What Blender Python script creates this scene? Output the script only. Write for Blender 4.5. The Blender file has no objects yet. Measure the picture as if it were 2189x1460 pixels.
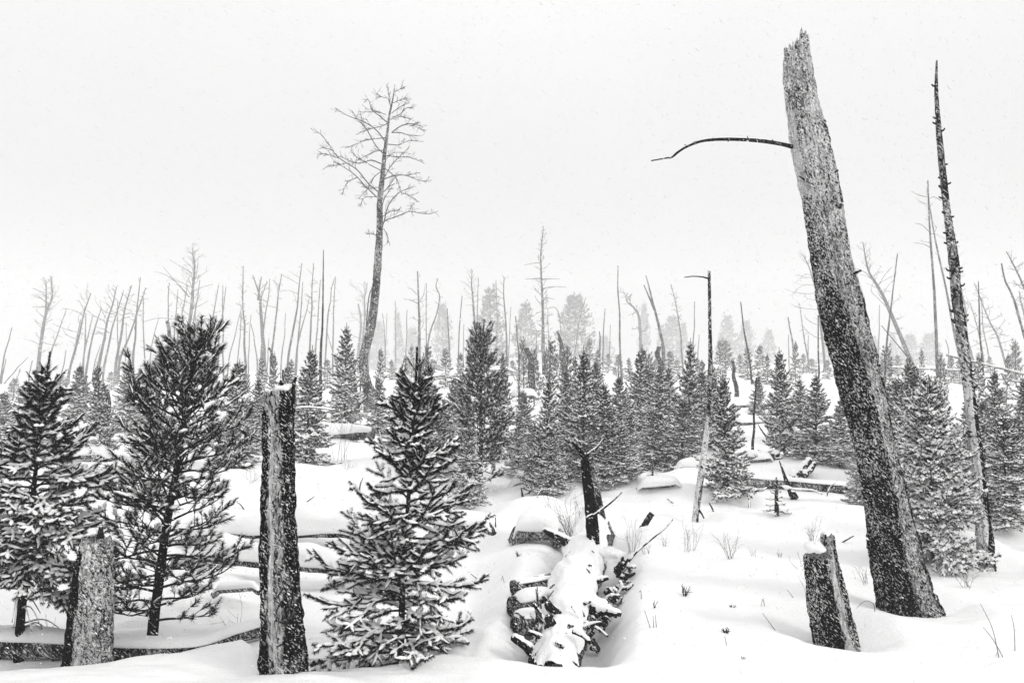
import bpy, math
import numpy as np
from mathutils import Vector

PI = math.pi
R = math.radians
S = bpy.context.scene
# ------------------------------------------------------------------ camera, world, sun, exposure
CAMZ, LENS, PITCH = 1.6, 28.0, R(1.35)
F, CX, CY = 2189 * LENS / 36.0, 1094.5, 730.0          # photograph pixels
cam = bpy.data.cameras.new('camera')
cam.lens = LENS; cam.sensor_width = 36; cam.clip_start = 0.05; cam.clip_end = 2000
camo = bpy.data.objects.new('camera', cam); S.collection.objects.link(camo)
camo.location = (0, 0, CAMZ); camo.rotation_euler = (PI / 2 + PITCH, 0, 0)
S.camera = camo

SUN_EL, SUN_AZ = R(34), R(118)                          # azimuth clockwise from +Y (the view direction)
w = bpy.data.worlds.new('World'); S.world = w; w.use_nodes = True
nt = w.node_tree; nt.nodes.clear()
out = nt.nodes.new('ShaderNodeOutputWorld'); bg = nt.nodes.new('ShaderNodeBackground')
sky = nt.nodes.new('ShaderNodeTexSky'); sky.sky_type = 'NISHITA'; sky.sun_disc = False
sky.sun_elevation = SUN_EL; sky.sun_rotation = SUN_AZ; sky.dust_density = 5
bw = nt.nodes.new('ShaderNodeRGBToBW'); nt.links.new(sky.outputs[0], bw.inputs[0])
sc = nt.nodes.new('ShaderNodeMath'); sc.operation = 'MULTIPLY_ADD'
nt.links.new(bw.outputs[0], sc.inputs[0]); sc.inputs[1].default_value = 0.10; sc.inputs[2].default_value = 7.3
tc = nt.nodes.new('ShaderNodeTexCoord'); no = nt.nodes.new('ShaderNodeTexNoise')
no.inputs['Scale'].default_value = 1.6; no.inputs['Detail'].default_value = 4
nt.links.new(tc.outputs['Generated'], no.inputs['Vector'])
mr = nt.nodes.new('ShaderNodeMapRange'); nt.links.new(no.outputs[0], mr.inputs[0])
mr.inputs[1].default_value = .3; mr.inputs[2].default_value = .7; mr.inputs[3].default_value = .94; mr.inputs[4].default_value = 1.05
mu = nt.nodes.new('ShaderNodeMath'); mu.operation = 'MULTIPLY'
nt.links.new(sc.outputs[0], mu.inputs[0]); nt.links.new(mr.outputs[0], mu.inputs[1])
sx_ = nt.nodes.new('ShaderNodeSeparateXYZ'); nt.links.new(tc.outputs['Generated'], sx_.inputs[0])
gr = nt.nodes.new('ShaderNodeMapRange'); nt.links.new(sx_.outputs[2], gr.inputs[0])
gr.inputs[1].default_value = .1; gr.inputs[2].default_value = 1; gr.inputs[3].default_value = .80; gr.inputs[4].default_value = 1.78
mu0 = mu; mu = nt.nodes.new('ShaderNodeMath'); mu.operation = 'MULTIPLY'
nt.links.new(mu0.outputs[0], mu.inputs[0]); nt.links.new(gr.outputs[0], mu.inputs[1])
cb = nt.nodes.new('ShaderNodeCombineColor')
for i in range(3): nt.links.new(mu.outputs[0], cb.inputs[i])
nt.links.new(cb.outputs[0], bg.inputs[0]); bg.inputs[1].default_value = 0.10
nt.links.new(bg.outputs[0], out.inputs[0])
sun = bpy.data.lights.new('sun', 'SUN'); sun.energy = 1.15; sun.angle = R(14); sun.color = (1, .99, .975)
suno = bpy.data.objects.new('sun', sun); S.collection.objects.link(suno)
sd = Vector((math.sin(SUN_AZ) * math.cos(SUN_EL), math.cos(SUN_AZ) * math.cos(SUN_EL), math.sin(SUN_EL)))
suno.rotation_euler = sd.to_track_quat('Z', 'Y').to_euler(); suno.location = (0, 0, 40)
S.view_settings.view_transform = 'Standard'; S.view_settings.look = 'None'
S.view_settings.exposure = 0.06; S.view_settings.gamma = 1
S.cycles.volume_bounces = 4; S.cycles.max_bounces = 12; S.cycles.diffuse_bounces = 6

# ------------------------------------------------------------------ small helpers
def hsh(i, j, k):
    n = (i * 374761393 + j * 668265263 + k * 2147483647 + 1013904223) & 0xffffffff
    n = ((n ^ (n >> 13)) * 1274126177) & 0xffffffff
    n = ((n ^ (n >> 16)) * 2246822519) & 0xffffffff
    return ((n ^ (n >> 15)) & 0xffffff) / float(0xffffff)

def vnoise(x, y, z=0.0, seed=0):
    """smooth value noise in -1..1, vectorised"""
    x, y, z = np.broadcast_arrays(np.asarray(x, float), np.asarray(y, float), np.asarray(z, float))
    xi, yi, zi = np.floor(x).astype(np.int64), np.floor(y).astype(np.int64), np.floor(z).astype(np.int64)
    fx, fy, fz = x - xi, y - yi, z - zi
    fx, fy, fz = [f * f * (3 - 2 * f) for f in (fx, fy, fz)]
    zi = zi + seed * 57
    r = 0
    for a in (0, 1):
        for b in (0, 1):
            for c in (0, 1):
                r = r + hsh(xi + a, yi + b, zi + c) * (fx if a else 1 - fx) * (fy if b else 1 - fy) * (fz if c else 1 - fz)
    return r * 2 - 1

def fbm(x, y, z=0.0, seed=0, o=3):
    r, a = 0, 1.0
    for k in range(o):
        f = 2 ** k
        r = r + a * vnoise(np.asarray(x) * f, np.asarray(y) * f, np.asarray(z) * f, seed + k)
        a *= .5
    return r

def sst(a, b, x):
    t = np.clip((np.asarray(x, float) - a) / (b - a), 0, 1)
    return t * t * (3 - 2 * t)

def nrm(v):
    return v / np.maximum(np.linalg.norm(v, axis=-1, keepdims=True), 1e-9)

_c, _s = math.cos(PITCH), math.sin(PITCH)
def ray(px, py):
    a, b = (px - CX) / F, (CY - py) / F
    return np.array((a, _c - b * _s, b * _c + _s)) / (_c - b * _s)     # scaled so that y = 1
def P(px, py, D):
    """the point at distance D (metres along +Y) that the photograph shows at px, py"""
    return np.array((0, 0, CAMZ)) + ray(px, py) * D
def rough_D(py): return CAMZ * F / max(py - 770.0, 14.0)

# ------------------------------------------------------------------ the terrain as a height function
CR = [(-600, 1440), (0, 1434), (230, 1419), (330, 1404), (440, 1388), (520, 1372), (575, 1425), (660, 1440), (800, 1427), (950, 1415), (1030, 1420), (1240, 1418), (1262, 1392), (1300, 1352), (1400, 1300), (2600, 1300)]
crx, cry = np.array([c[0] for c in CR], float), np.array([c[1] for c in CR], float)
def capsule(x, y, A, B):
    ax, ay, bx, by = A[0], A[1], B[0], B[1]
    dx, dy = bx - ax, by - ay
    t = np.clip(((x - ax) * dx + (y - ay) * dy) / (dx * dx + dy * dy), 0, 1)
    return np.hypot(x - ax - t * dx, y - ay - t * dy), t
MOUNDS = []   # x, y, rx, ry, h, rot
WELLS = []    # x, y, r, depth
def mound(px, py, wpx, depth_m, h, rot=0, D=None):
    d = D or rough_D(py); q = P(px, py, d)
    MOUNDS.append((q[0], q[1], wpx * d / F, depth_m, h, rot))
MOUNDS.append((-1.13, 3.86, .42, .15, .050, 0))
def well(px, py, rpx, dep):
    d = rough_D(py); q = P(px, py, d); WELLS.append((q[0], q[1], rpx * d / F, dep * .85))
_r = np.random.default_rng(42)
for _ in range(90):                                                   # small lumps over buried debris
    _d = 6 + 24 * _r.random() ** 1.3; _x = (_r.random() * 2 - 1) * _d * .68
    if abs(CX + F * _x / _d - 1550) < 330 and _d < 9: continue
    MOUNDS.append((_x, _d, .18 + .05 * _d * _r.random(), .12 + .03 * _d * _r.random(), .04 + .009 * _d * _r.random(), 0))
# snow-covered swells the photograph shows, from near to far
for m in [(1010, 1130, 75, .28, .20), (1130, 1110, 85, .30, .22), (1000, 1350, 130, .45, .10), (1150, 1215, 60, .25, .12),
          (1320, 1050, 75, .55, .26), (1440, 1060, 75, .5, .12), (1290, 1120, 60, .4, .14), (1540, 1020, 110, .8, .16),
          (1700, 1000, 120, .8, .15), (1820, 990, 90, .8, .18), (1740, 1115, 110, .4, .05), (1440, 1130, 120, .6, .05),
          (1410, 960, 50, .7, .22), (1180, 1040, 90, .7, .16), (870, 1010, 120, .9, .18), (720, 960, 90, 1.0, .2), (700, 1010, 160, 1.2, .16),
          (170, 960, 110, 1.0, .2), (300, 905, 90, 1.6, .25), (160, 905, 80, 1.5, .3), (480, 1080, 200, .9, .14), (60, 1040, 140, .8, .12),
          (400, 1230, 170, .6, .10), (700, 1250, 130, .5, .08), (280, 1080, 130, .7, .1), (520, 900, 60, 1.6, .3), (1600, 880, 80, 3, .35), (1630, 920, 80, 1.6, .25),
          (1180, 830, 60, 5, .6), (960, 830, 60, 5, .5), (1620, 850, 90, 4, .4), (1860, 840, 100, 6, .5), (2120, 850, 120, 5, .5), (2150, 930, 80, 2, .3),
          (2130, 1150, 90, .5, .12), (2010, 1190, 100, .5, .08), (1490, 985, 70, .8, .15), (2050, 1330, 200, .35, .03), (1600, 1230, 260, .9, .04), (1500, 1380, 260, .3, .025)]:
    mound(*m)
for q in [(1780, 1345, 95, .085), (1940, 1285, 110, .09), (2108, 1212, 60, .07), (1485, 1112, 45, .06), (1730, 1190, 35, .03), (1665, 1100, 40, .05), (1705, 1125, 60, .05)]:
    well(*q)
LOGA, LOGB = P(1185, 1400, 4.42), P(1290, 1125, 7.9)
SLOGS = []    # capsule swells over buried logs: A, B, radius, height

def H(x, y):
    x = np.asarray(x, float); y = np.asarray(y, float)
    d = np.hypot(x, y); D = np.maximum(y, .3)
    z = .05 * fbm(x * .45, y * .45, 0, 3) * sst(4, 9, d) + .14 * fbm(x * .11, y * .11, 1.3, 7, 2) * sst(7, 25, d)
    z += .018 * fbm(x * 1.3, y * 2.2, 0, 11, 3) * sst(3.6, 5.5, d) + .05 * fbm(x * .9, y * 1.5, 0, 13, 3) * sst(6, 10, d) + .25 * fbm(x * .03, y * .03, .4, 5, 2) * sst(30, 90, d)
    z += (.008 * fbm(x * 5, y * 13, 0, 17, 3) + .016 * fbm(x * 2.2, y * 5, 0, 19, 2)) * sst(3.2, 4.2, d) * (1 - sst(9, 20, d))      # wind ripples
    z -= 1.15 * sst(-9, -34, x) * sst(14, 55, D)                       # the slope falls off to the left
    z += .45 * sst(25, 90, D) * sst(-14, 6, x)
    z -= 9 * sst(200, 300, d)
    px = CX + F * x / D
    dc = CAMZ * F / (np.interp(px, crx, cry) - 770.0)                   # crest of the near snow bank
    z -= .19 * sst(0, .35, D - dc) * (1 - sst(2.2, 4.6, D - dc)) * (1 - sst(1000, 1120, px)) * sst(.5, 2, y) * sst(-5, -3.2, x)
    z += .02 * np.exp(-((D - dc + .12) / .25) ** 2) * (1 - sst(1000, 1300, px)) * sst(.5, 2, y)
    c, t = capsule(x, y, LOGA, LOGB)
    z -= .26 * (1 - sst(.16, .46, c)) * (1 - .75 * t) * sst(4.2, 4.45, D)
    z += .05 * np.exp(-((c - .55) / .16) ** 2) * (1 - t) * sst(4.3, 4.7, D)
    for (mx, my, rx, ry, h, rot) in MOUNDS:
        e = ((x - mx) / rx) ** 2 + ((y - my) / ry) ** 2
        z = z + h * np.exp(-(e ** 1.4))
    for A, B, r, h in SLOGS:
        c, t = capsule(x, y, A, B); z = z + h * np.exp(-(c / r) ** 2.6)
    for (wx, wy, r, dep) in WELLS:
        e = np.hypot((x - wx) * .9, (y - wy) * .9) / r
        z = z - dep * np.exp(-(e ** 3)) + dep * .22 * np.exp(-((e - 1.35) / .3) ** 2)
    return z

def G(px, py, lo=2.0, hi=140.0):
    ds = np.geomspace(lo, hi, 900); r = ray(px, py)
    z = CAMZ + r[2] * ds; h = H(r[0] * ds, ds)
    k = np.nonzero(z < h)[0]
    if len(k) == 0: return P(px, py, 100.0)
    dd = ds[k[0]]
    return np.array((r[0] * dd, dd, float(H(r[0] * dd, dd))))
def GD(px, D):
    q = P(px, 800, D); return np.array((q[0], D, float(H(q[0], D))))

# ------------------------------------------------------------------ materials
def new_mat(name, rough=.8):
    m = bpy.data.materials.new(name); m.use_nodes = True
    n = m.node_tree; b = n.nodes['Principled BSDF']; b.inputs['Roughness'].default_value = rough
    b.inputs['Specular IOR Level'].default_value = .0
    return m, n, b
def N(n, t, **k):
    x = n.nodes.new(t)
    for a, v in k.items(): setattr(x, a, v)
    return x
def ramp(n, src, stops):
    r = N(n, 'ShaderNodeValToRGB'); e = r.color_ramp.elements
    for i, (p, v) in enumerate(stops):
        q = e[i] if i < 2 else e.new(p)
        q.position = p; q.color = (v, v, v, 1) if not isinstance(v, tuple) else (*v, 1)
    n.links.new(src, r.inputs[0]); return r.outputs[0]
def noise(n, vec, scale, detail=3, rough=.55):
    x = N(n, 'ShaderNodeTexNoise'); x.inputs['Scale'].default_value = scale; x.inputs['Detail'].default_value = detail
    x.inputs['Roughness'].default_value = rough
    if vec is not None: n.links.new(vec, x.inputs['Vector'])
    return x.outputs[0]
def mapping(n, vec, scale=(1, 1, 1), rot=(0, 0, 0)):
    x = N(n, 'ShaderNodeMapping'); x.inputs['Scale'].default_value = scale; x.inputs['Rotation'].default_value = rot
    n.links.new(vec, x.inputs[0]); return x.outputs[0]
def mixc(n, fac, a, b):
    x = N(n, 'ShaderNodeMix', data_type='RGBA')
    if hasattr(fac, 'links'): n.links.new(fac, x.inputs[0])
    else: x.inputs[0].default_value = fac
    for s, v in ((6, a), (7, b)):
        if hasattr(v, 'links'): n.links.new(v, x.inputs[s])
        else: x.inputs[s].default_value = (v, v, v, 1) if not isinstance(v, tuple) else (*v, 1)
    return x.outputs[2]
def mth(n, op, a, b=None):
    x = N(n, 'ShaderNodeMath', operation=op)
    for s, v in ((0, a), (1, b)):
        if v is None: continue
        if hasattr(v, 'links'): n.links.new(v, x.inputs[s])
        else: x.inputs[s].default_value = v
    return x.outputs[0]
def bump(n, b, src, strength, dist):
    x = N(n, 'ShaderNodeBump'); x.inputs['Strength'].default_value = strength; x.inputs['Distance'].default_value = dist
    n.links.new(src, x.inputs['Height']); n.links.new(x.outputs[0], b.inputs['Normal'])

def snow_material(name, val=.9, grain=True):
    m, n, b = new_mat(name, .9)
    tc = N(n, 'ShaderNodeTexCoord').outputs['Object']
    b.inputs['Base Color'].default_value = (val, val, val, 1)
    if grain:
        a = noise(n, tc, 90, 3); c = noise(n, mapping(n, tc, (3, 14, 8)), 1, 4)
        n.links.new(mixc(n, a, val - .07, val + .04), b.inputs['Base Color'])
        bump(n, b, mth(n, 'ADD', mth(n, 'MULTIPLY', a, .5), c), .7, .018)
    return m
SNOW = snow_material('snow')
SNOWG = snow_material('ground_snow', .91)
FSNOW = snow_material('clinging_snow', .94, False)
FLAKE = snow_material('snowflake', .9, False)
FLAKE.node_tree.nodes['Principled BSDF'].inputs['Base Color'].default_value = (.78, .78, .78, 1)

def needle_material(name, a, c):
    m, n, b = new_mat(name, .7)
    tc = N(n, 'ShaderNodeTexCoord').outputs['Object']
    n.links.new(mixc(n, noise(n, tc, 7, 2), a, c), b.inputs['Base Color']); return m
NEEDLE = needle_material('spruce_needles', (.002, .0023, .002), (.009, .010, .009))
PNEEDLE = needle_material('pine_needles', (.004, .0045, .004), (.018, .02, .018))

def bark_material(name, char=(.002, .006), bark=(.02, .5), scale=1.0, snow_amount=.5, use_attr=True, wood=.8):
    """burnt and weathered bark with wind-driven snow stuck in its fissures; vertex colour: R char->bark, G stuck snow, B bare wood"""
    m, n, b = new_mat(name, .85)
    tc = N(n, 'ShaderNodeTexCoord').outputs['Object']
    fine = noise(n, mapping(n, tc, (85 * scale, 85 * scale, 24 * scale)), 1, 6, .72)
    med = noise(n, mapping(n, tc, (22 * scale, 22 * scale, 7 * scale)), 1, 4, .6)
    # bark plates divided by black cracks that run up the stem
    wob = N(n, 'ShaderNodeTexNoise'); wob.inputs['Scale'].default_value = 14 * scale; wob.inputs['Detail'].default_value = 3; n.links.new(tc, wob.inputs['Vector'])
    va = N(n, 'ShaderNodeVectorMath', operation='SCALE'); n.links.new(wob.outputs['Color'], va.inputs[0]); va.inputs['Scale'].default_value = .075 / scale
    vb = N(n, 'ShaderNodeVectorMath', operation='ADD'); n.links.new(tc, vb.inputs[0]); n.links.new(va.outputs[0], vb.inputs[1])
    vo = N(n, 'ShaderNodeTexVoronoi', feature='DISTANCE_TO_EDGE'); vo.inputs['Scale'].default_value = 1
    n.links.new(mapping(n, vb.outputs[0], (30 * scale, 30 * scale, 9 * scale)), vo.inputs['Vector'])
    crack = ramp(n, vo.outputs['Distance'], [(.02, 0), (.10, 1)])
    barkc = ramp(n, mth(n, 'ADD', mth(n, 'MULTIPLY', fine, .7), mth(n, 'MULTIPLY', med, .3)), [(.40, bark[0]), (.56, bark[1])])
    barkc = mixc(n, crack, char[0], barkc)
    charc = ramp(n, fine, [(.4, char[0]), (.7, char[1])])
    woodc = ramp(n, noise(n, mapping(n, tc, (90 * scale, 90 * scale, 3 * scale)), 1, 4), [(.35, wood * .45), (.6, wood)])
    # small snow flecks driven into the bark: each longer along the wind (down to the right)
    rt = mapping(n, tc, (1, 1, 1), (0, R(-42), 0))
    stk = noise(n, mapping(n, rt, (36 * scale, 80 * scale, 190 * scale)), 1, 1, .5)
    lod = noise(n, mapping(n, tc, (110 * scale, 110 * scale, 50 * scale)), 1, 3, .6)
    big = noise(n, mapping(n, tc, (7 * scale, 7 * scale, 5 * scale)), 1, 3)
    if use_attr:
        at = N(n, 'ShaderNodeAttribute', attribute_name='zone'); sp = N(n, 'ShaderNodeSeparateColor')
        n.links.new(at.outputs['Color'], sp.inputs[0]); r_, g_, b_ = sp.outputs
        rr = ramp(n, mth(n, 'ADD', r_, mth(n, 'MULTIPLY', mth(n, 'SUBTRACT', med, .5), 1.6)), [(.35, 0), (.65, 1)])
        col = mixc(n, rr, charc, barkc)
        bb = ramp(n, mth(n, 'ADD', b_, mth(n, 'MULTIPLY', mth(n, 'SUBTRACT', med, .5), 1.2)), [(.46, 0), (.58, 1)])
        col = mixc(n, bb, col, woodc)
        amt = mth(n, 'MULTIPLY', g_, .20)
    else:
        col = mixc(n, ramp(n, big, [(.4, 0), (.62, 1)]), charc, barkc); amt = snow_amount * .20
    mod = mth(n, 'ADD', amt, mth(n, 'MULTIPLY', mth(n, 'SUBTRACT', big, .5), .30))
    s1 = ramp(n, mth(n, 'ADD', stk, mod), [(.685, 0), (.705, 1)]); s2 = ramp(n, mth(n, 'ADD', lod, mod), [(.695, 0), (.72, 1)])
    snm = mth(n, 'MAXIMUM', s1, s2)
    n.links.new(mixc(n, snm, col, .88), b.inputs['Base Color'])
    bump(n, b, mth(n, 'ADD', mth(n, 'ADD', mth(n, 'MULTIPLY', fine, .5), mth(n, 'MULTIPLY', snm, .3)), mth(n, 'MULTIPLY', crack, .35)), 1.0, .03 / scale)
    return m
BARK = bark_material('burnt_bark')
BARK2 = bark_material('burnt_bark_coarse', scale=.55)
POLE = bark_material('weathered_bark', char=(.01, .03), bark=(.04, .24), scale=.45, snow_amount=.32, use_attr=False)
DPOLE = bark_material('charred_pole', char=(.004, .01), bark=(.01, .05), scale=.5, snow_amount=.2, use_attr=False)
GPOLE = bark_material('grey_dead_wood', char=(.012, .025), bark=(.02, .06), scale=.25, snow_amount=.1, use_attr=False)
TWIG = bark_material('twig_bark', char=(.006, .016), bark=(.015, .06), scale=.8, snow_amount=.1, use_attr=False)
LOGM = bark_material('log_wood', char=(.005, .012), bark=(.03, .30), scale=.9, snow_amount=.45, use_attr=False)
STRAW = new_mat('dry_stalk')[0]; STRAW.node_tree.nodes['Principled BSDF'].inputs['Base Color'].default_value = (.09, .09, .085, 1)

# ------------------------------------------------------------------ mesh collecting
class MB:
    def __init__(s): s.v = []; s.f = []; s.m = []; s.n = 0; s.col = []
    def add(s, V, Fc, mat=0, col=None):
        V = np.asarray(V, float).reshape(-1, 3); Fc = np.asarray(Fc, np.int64)
        s.v.append(V); s.f.append(Fc + s.n); s.m.append(np.full(len(Fc), mat)); s.n += len(V)
        s.col.append(np.zeros((len(V), 3)) if col is None else col)
    def build(s, name, mats, parent=None, origin=None, smooth=False):
        V = np.concatenate(s.v) if s.v else np.zeros((0, 3))
        o0 = np.zeros(3) if origin is None else np.asarray(origin, float)
        V = V - o0
        me = bpy.data.meshes.new(name); me.vertices.add(len(V)); me.vertices.foreach_set('co', V.astype(np.float32).ravel())
        idx = np.concatenate([f.ravel() for f in s.f]); tot = np.concatenate([np.full(len(f), f.shape[1]) for f in s.f])
        me.loops.add(len(idx)); me.loops.foreach_set('vertex_index', idx.astype(np.int32))
        me.polygons.add(len(tot)); st = np.concatenate(([0], np.cumsum(tot)[:-1]))
        me.polygons.foreach_set('loop_start', st.astype(np.int32)); me.polygons.foreach_set('loop_total', tot.astype(np.int32))
        for m in mats: me.materials.append(m)
        me.polygons.foreach_set('material_index', np.concatenate(s.m).astype(np.int32))
        if smooth: me.polygons.foreach_set('use_smooth', np.ones(len(tot), bool))
        C = np.concatenate(s.col)
        if C.any():
            a = me.color_attributes.new('zone', 'FLOAT_COLOR', 'POINT')
            a.data.foreach_set('color', np.hstack([C, np.ones((len(C), 1))]).astype(np.float32).ravel())
        me.update(calc_edges=True); me.validate()
        o = bpy.data.objects.new(name, me); S.collection.objects.link(o)
        if parent is not None: o.parent = parent; o.location = Vector(o0)
        else: o.location = Vector(o0)
        return o

def thing(name, label, cat, loc, group=None, rz=0):
    o = bpy.data.objects.new(name, None); S.collection.objects.link(o); o.empty_display_size = .1
    o.location = Vector(np.asarray(loc, float)); o.rotation_euler = (0, 0, rz)
    o['label'] = label; o['category'] = cat
    if group: o['group'] = group
    return o
def tag(o, label, cat, group=None):
    o['label'] = label; o['category'] = cat
    if group: o['group'] = group
    return o

def ring_faces(rows, k, off=0):
    i = np.arange(rows - 1)[:, None] * k; j = np.arange(k)[None]; j2 = (j + 1) % k
    return np.stack([i + j, i + j2, i + k + j2, i + k + j], -1).reshape(-1, 4) + off

def frames(pts):
    pts = np.asarray(pts, float); t = nrm(np.gradient(pts, axis=0))
    ref = np.array((0, 1., 0)) if abs(t[:, 1]).mean() < .75 else np.array((1., 0, 0))
    a = nrm(np.cross(ref, t)); b = np.cross(t, a); return t, a, b

def smooth_path(pts, n):
    pts = np.asarray(pts, float)
    if len(pts) < 3: return pts[0] + (pts[-1] - pts[0]) * np.linspace(0, 1, n)[:, None]
    q = np.vstack([2 * pts[0] - pts[1], pts, 2 * pts[-1] - pts[-2]]); m = len(pts) - 1
    u = np.linspace(0, m - 1e-6, n); i = u.astype(int); f = (u - i)[:, None]
    p0, p1, p2, p3 = q[i], q[i + 1], q[i + 2], q[i + 3]
    return .5 * (2 * p1 + (p2 - p0) * f + (2 * p0 - 5 * p1 + 4 * p2 - p3) * f ** 2 + (3 * p1 - p0 - 3 * p2 + p3) * f ** 3)

def tube(mb, pts, rad, k=8, mat=0, rough=0., seed=0, cap=True, col=None):
    pts = np.asarray(pts, float); rad = np.broadcast_to(np.asarray(rad, float), (len(pts),))
    t, a, b = frames(pts); th = np.arange(k) * 2 * PI / k
    r = rad[:, None] * np.ones(k)
    if rough: r = r * (1 + rough * fbm(np.cos(th)[None] * 1.7 + seed, np.sin(th)[None] * 1.7, (np.arange(len(pts)) * .7)[:, None], seed, 2))
    V = pts[:, None] + r[..., None] * (np.cos(th)[None, :, None] * a[:, None] + np.sin(th)[None, :, None] * b[:, None])
    n = len(pts); mb.add(V, ring_faces(n, k), mat, None if col is None else np.tile(col, (n * k, 1)))
    if cap:
        for e in (0, n - 1):
            base = mb.n - n * k if e == 0 else mb.n - n * k
            pass
        c = np.array([pts[0], pts[-1]]); off = mb.n; mb.v.append(c); mb.n += 2
        mb.col.append(np.zeros((2, 3)) if col is None else np.tile(col, (2, 1)))
        s0 = off - n * k; j = np.arange(k); j2 = (j + 1) % k
        f = np.vstack([np.stack([np.full(k, off), s0 + j2, s0 + j], -1), np.stack([np.full(k, off + 1), s0 + (n - 1) * k + j, s0 + (n - 1) * k + j2], -1)])
        mb.f.append(f); mb.m.append(np.full(len(f), mat))

def prisms(mb, p0, p1, r0, r1, k=4, mat=0):
    """many short tapered bars at once"""
    p0, p1 = np.asarray(p0, float).reshape(-1, 3), np.asarray(p1, float).reshape(-1, 3)
    if not len(p0): return
    r0 = np.broadcast_to(r0, (len(p0),)); r1 = np.broadcast_to(r1, (len(p0),))
    d = nrm(p1 - p0); ref = np.where(np.abs(d[:, 2:3]) < .9, np.array((0, 0, 1.)), np.array((1., 0, 0)))
    a = nrm(np.cross(d, ref)); b = np.cross(a, d); th = np.arange(k) * 2 * PI / k
    o = np.cos(th)[None, :, None] * a[:, None] + np.sin(th)[None, :, None] * b[:, None]
    V = np.stack([p0[:, None] + o * r0[:, None, None], p1[:, None] + o * r1[:, None, None]], 1)   # N,2,k,3
    j = np.arange(k); j2 = (j + 1) % k; f = np.stack([j, j2, k + j2, k + j], -1)
    Fc = (np.arange(len(p0)) * 2 * k)[:, None, None] + f[None]
    mb.add(V, Fc.reshape(-1, 4), mat)

def brush(mb, segs, rng, n_needles, nlen, nwid, ang=48, snow=.75, snow_h=.6, snow_w=.75, mat_n=0, mat_s=1, stations=4, core=.08, upskew=0., frost=.10):
    """needle-covered twigs with snow lying on them; segs = rows of p0 p1 radius"""
    segs = np.asarray(segs, float)
    if not len(segs): return
    p0, p1, rr = segs[:, :3], segs[:, 3:6], segs[:, 6]
    L = np.linalg.norm(p1 - p0, axis=1); d = nrm(p1 - p0)
    ref = np.where(np.abs(d[:, 2:3]) < .93, np.array((0, 0, 1.)), np.array((1., 0, 0)))
    side = nrm(np.cross(d, ref)); top = np.cross(side, d)
    if core: prisms(mb, p0, p1, rr * core * 1.6, rr * core, 3, mat_n)
    cnt = np.maximum(3, (n_needles * L / L.mean()).astype(int)); idx = np.repeat(np.arange(len(segs)), cnt); M = len(idx)
    t = rng.random(M) ** .9; phi = rng.random(M) * 2 * PI; al = R(ang) * (.75 + .5 * rng.random(M)) * (1 - .5 * (t > .93))
    keep = rng.random(len(segs)) < snow; press = keep[idx] & (np.sin(phi) > .1)
    base = p0[idx] + t[:, None] * (p1 - p0)[idx]
    dr = d[idx] * np.cos(al)[:, None] + (side[idx] * np.cos(phi)[:, None] + top[idx] * (np.sin(phi) + upskew)[:, None]) * np.sin(al)[:, None]
    ln = rr[idx] * nlen * (.7 + .5 * rng.random(M)) * np.where(t > .85, .8, 1) * np.where(press, .45, 1)
    wv = nrm(np.cross(dr, rng.normal(size=(M, 3)))) * (rr[idx] * nwid)[:, None]
    V = np.stack([base - wv, base + wv, base + nrm(dr) * ln[:, None]], 1)
    fr_ = rng.random(M) < frost * (1 + .8 * np.sin(phi)); T3 = np.arange(3 * M).reshape(-1, 3); off = mb.n
    mb.add(V, T3, mat_n); mb.m[-1] = np.where(fr_, mat_s, mat_n)
    if snow <= 0: return
    q = np.nonzero(keep)[0]
    if not len(q): return
    flat = np.clip(1.15 - np.abs(d[q, 2]), .2, 1); K = 5; st = stations
    tt = np.linspace(.02, 1.0, st)[None] + rng.normal(0, .04, (len(q), st)); tt = np.clip(tt, 0, 1.04)
    prof = np.ones(st); prof[0] = .35; prof[-1] = .25
    wd = prof[None] * (.55 + .7 * rng.random((len(q), st))) * (rr[q] * snow_w * flat)[:, None]
    hg = prof[None] * (.5 + .7 * rng.random((len(q), st))) * (rr[q] * snow_h * flat)[:, None]
    c = p0[q][:, None] + tt[..., None] * (p1 - p0)[q][:, None] + np.array((0, 0, 1.)) * (rr[q] * .34)[:, None, None]
    c = c + side[q][:, None] * (rng.normal(0, .12, (len(q), st)) * rr[q][:, None])[..., None]
    th = np.array([-.35, PI * .18, PI * .5, PI * .82, PI + .35])
    V = c[:, :, None] + side[q][:, None, None] * (wd[:, :, None] * np.cos(th))[..., None] + np.array((0, 0, 1.)) * (hg[:, :, None] * np.sin(th))[..., None]
    f = ring_faces(st, K); Fc = (np.arange(len(q)) * st * K)[:, None, None] + f[None]
    mb.add(V, Fc.reshape(-1, 4), mat_s)

# ------------------------------------------------------------------ the ground: one sheet to the horizon
def build_ground():
    rr = np.concatenate([[.5, 1.0, 1.6, 2.2, 2.8], np.geomspace(3.2, 14, 330), np.geomspace(14.2, 300, 210)])
    th = np.unique(np.concatenate([np.linspace(-R(39), R(39), 520), np.linspace(R(39), 2 * PI - R(39), 110)[1:-1]]))
    X = rr[:, None] * np.sin(th)[None]; Y = rr[:, None] * np.cos(th)[None]; Z = H(X, Y)
    k = len(th); mb = MB(); V = np.stack([X, Y, Z], -1).reshape(-1, 3)
    mb.add(V, ring_faces(len(rr), k)[:, ::-1])
    c = mb.n; mb.add(np.array([[0, 0, float(H(0., .3))]]), np.zeros((0, 3), int))
    j = np.arange(k); mb.f.append(np.stack([np.full(k, c), (j + 1) % k, j], -1)); mb.m.append(np.zeros(k))
    o = mb.build('snow_ground', [SNOWG], smooth=True); o['kind'] = 'structure'

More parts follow.
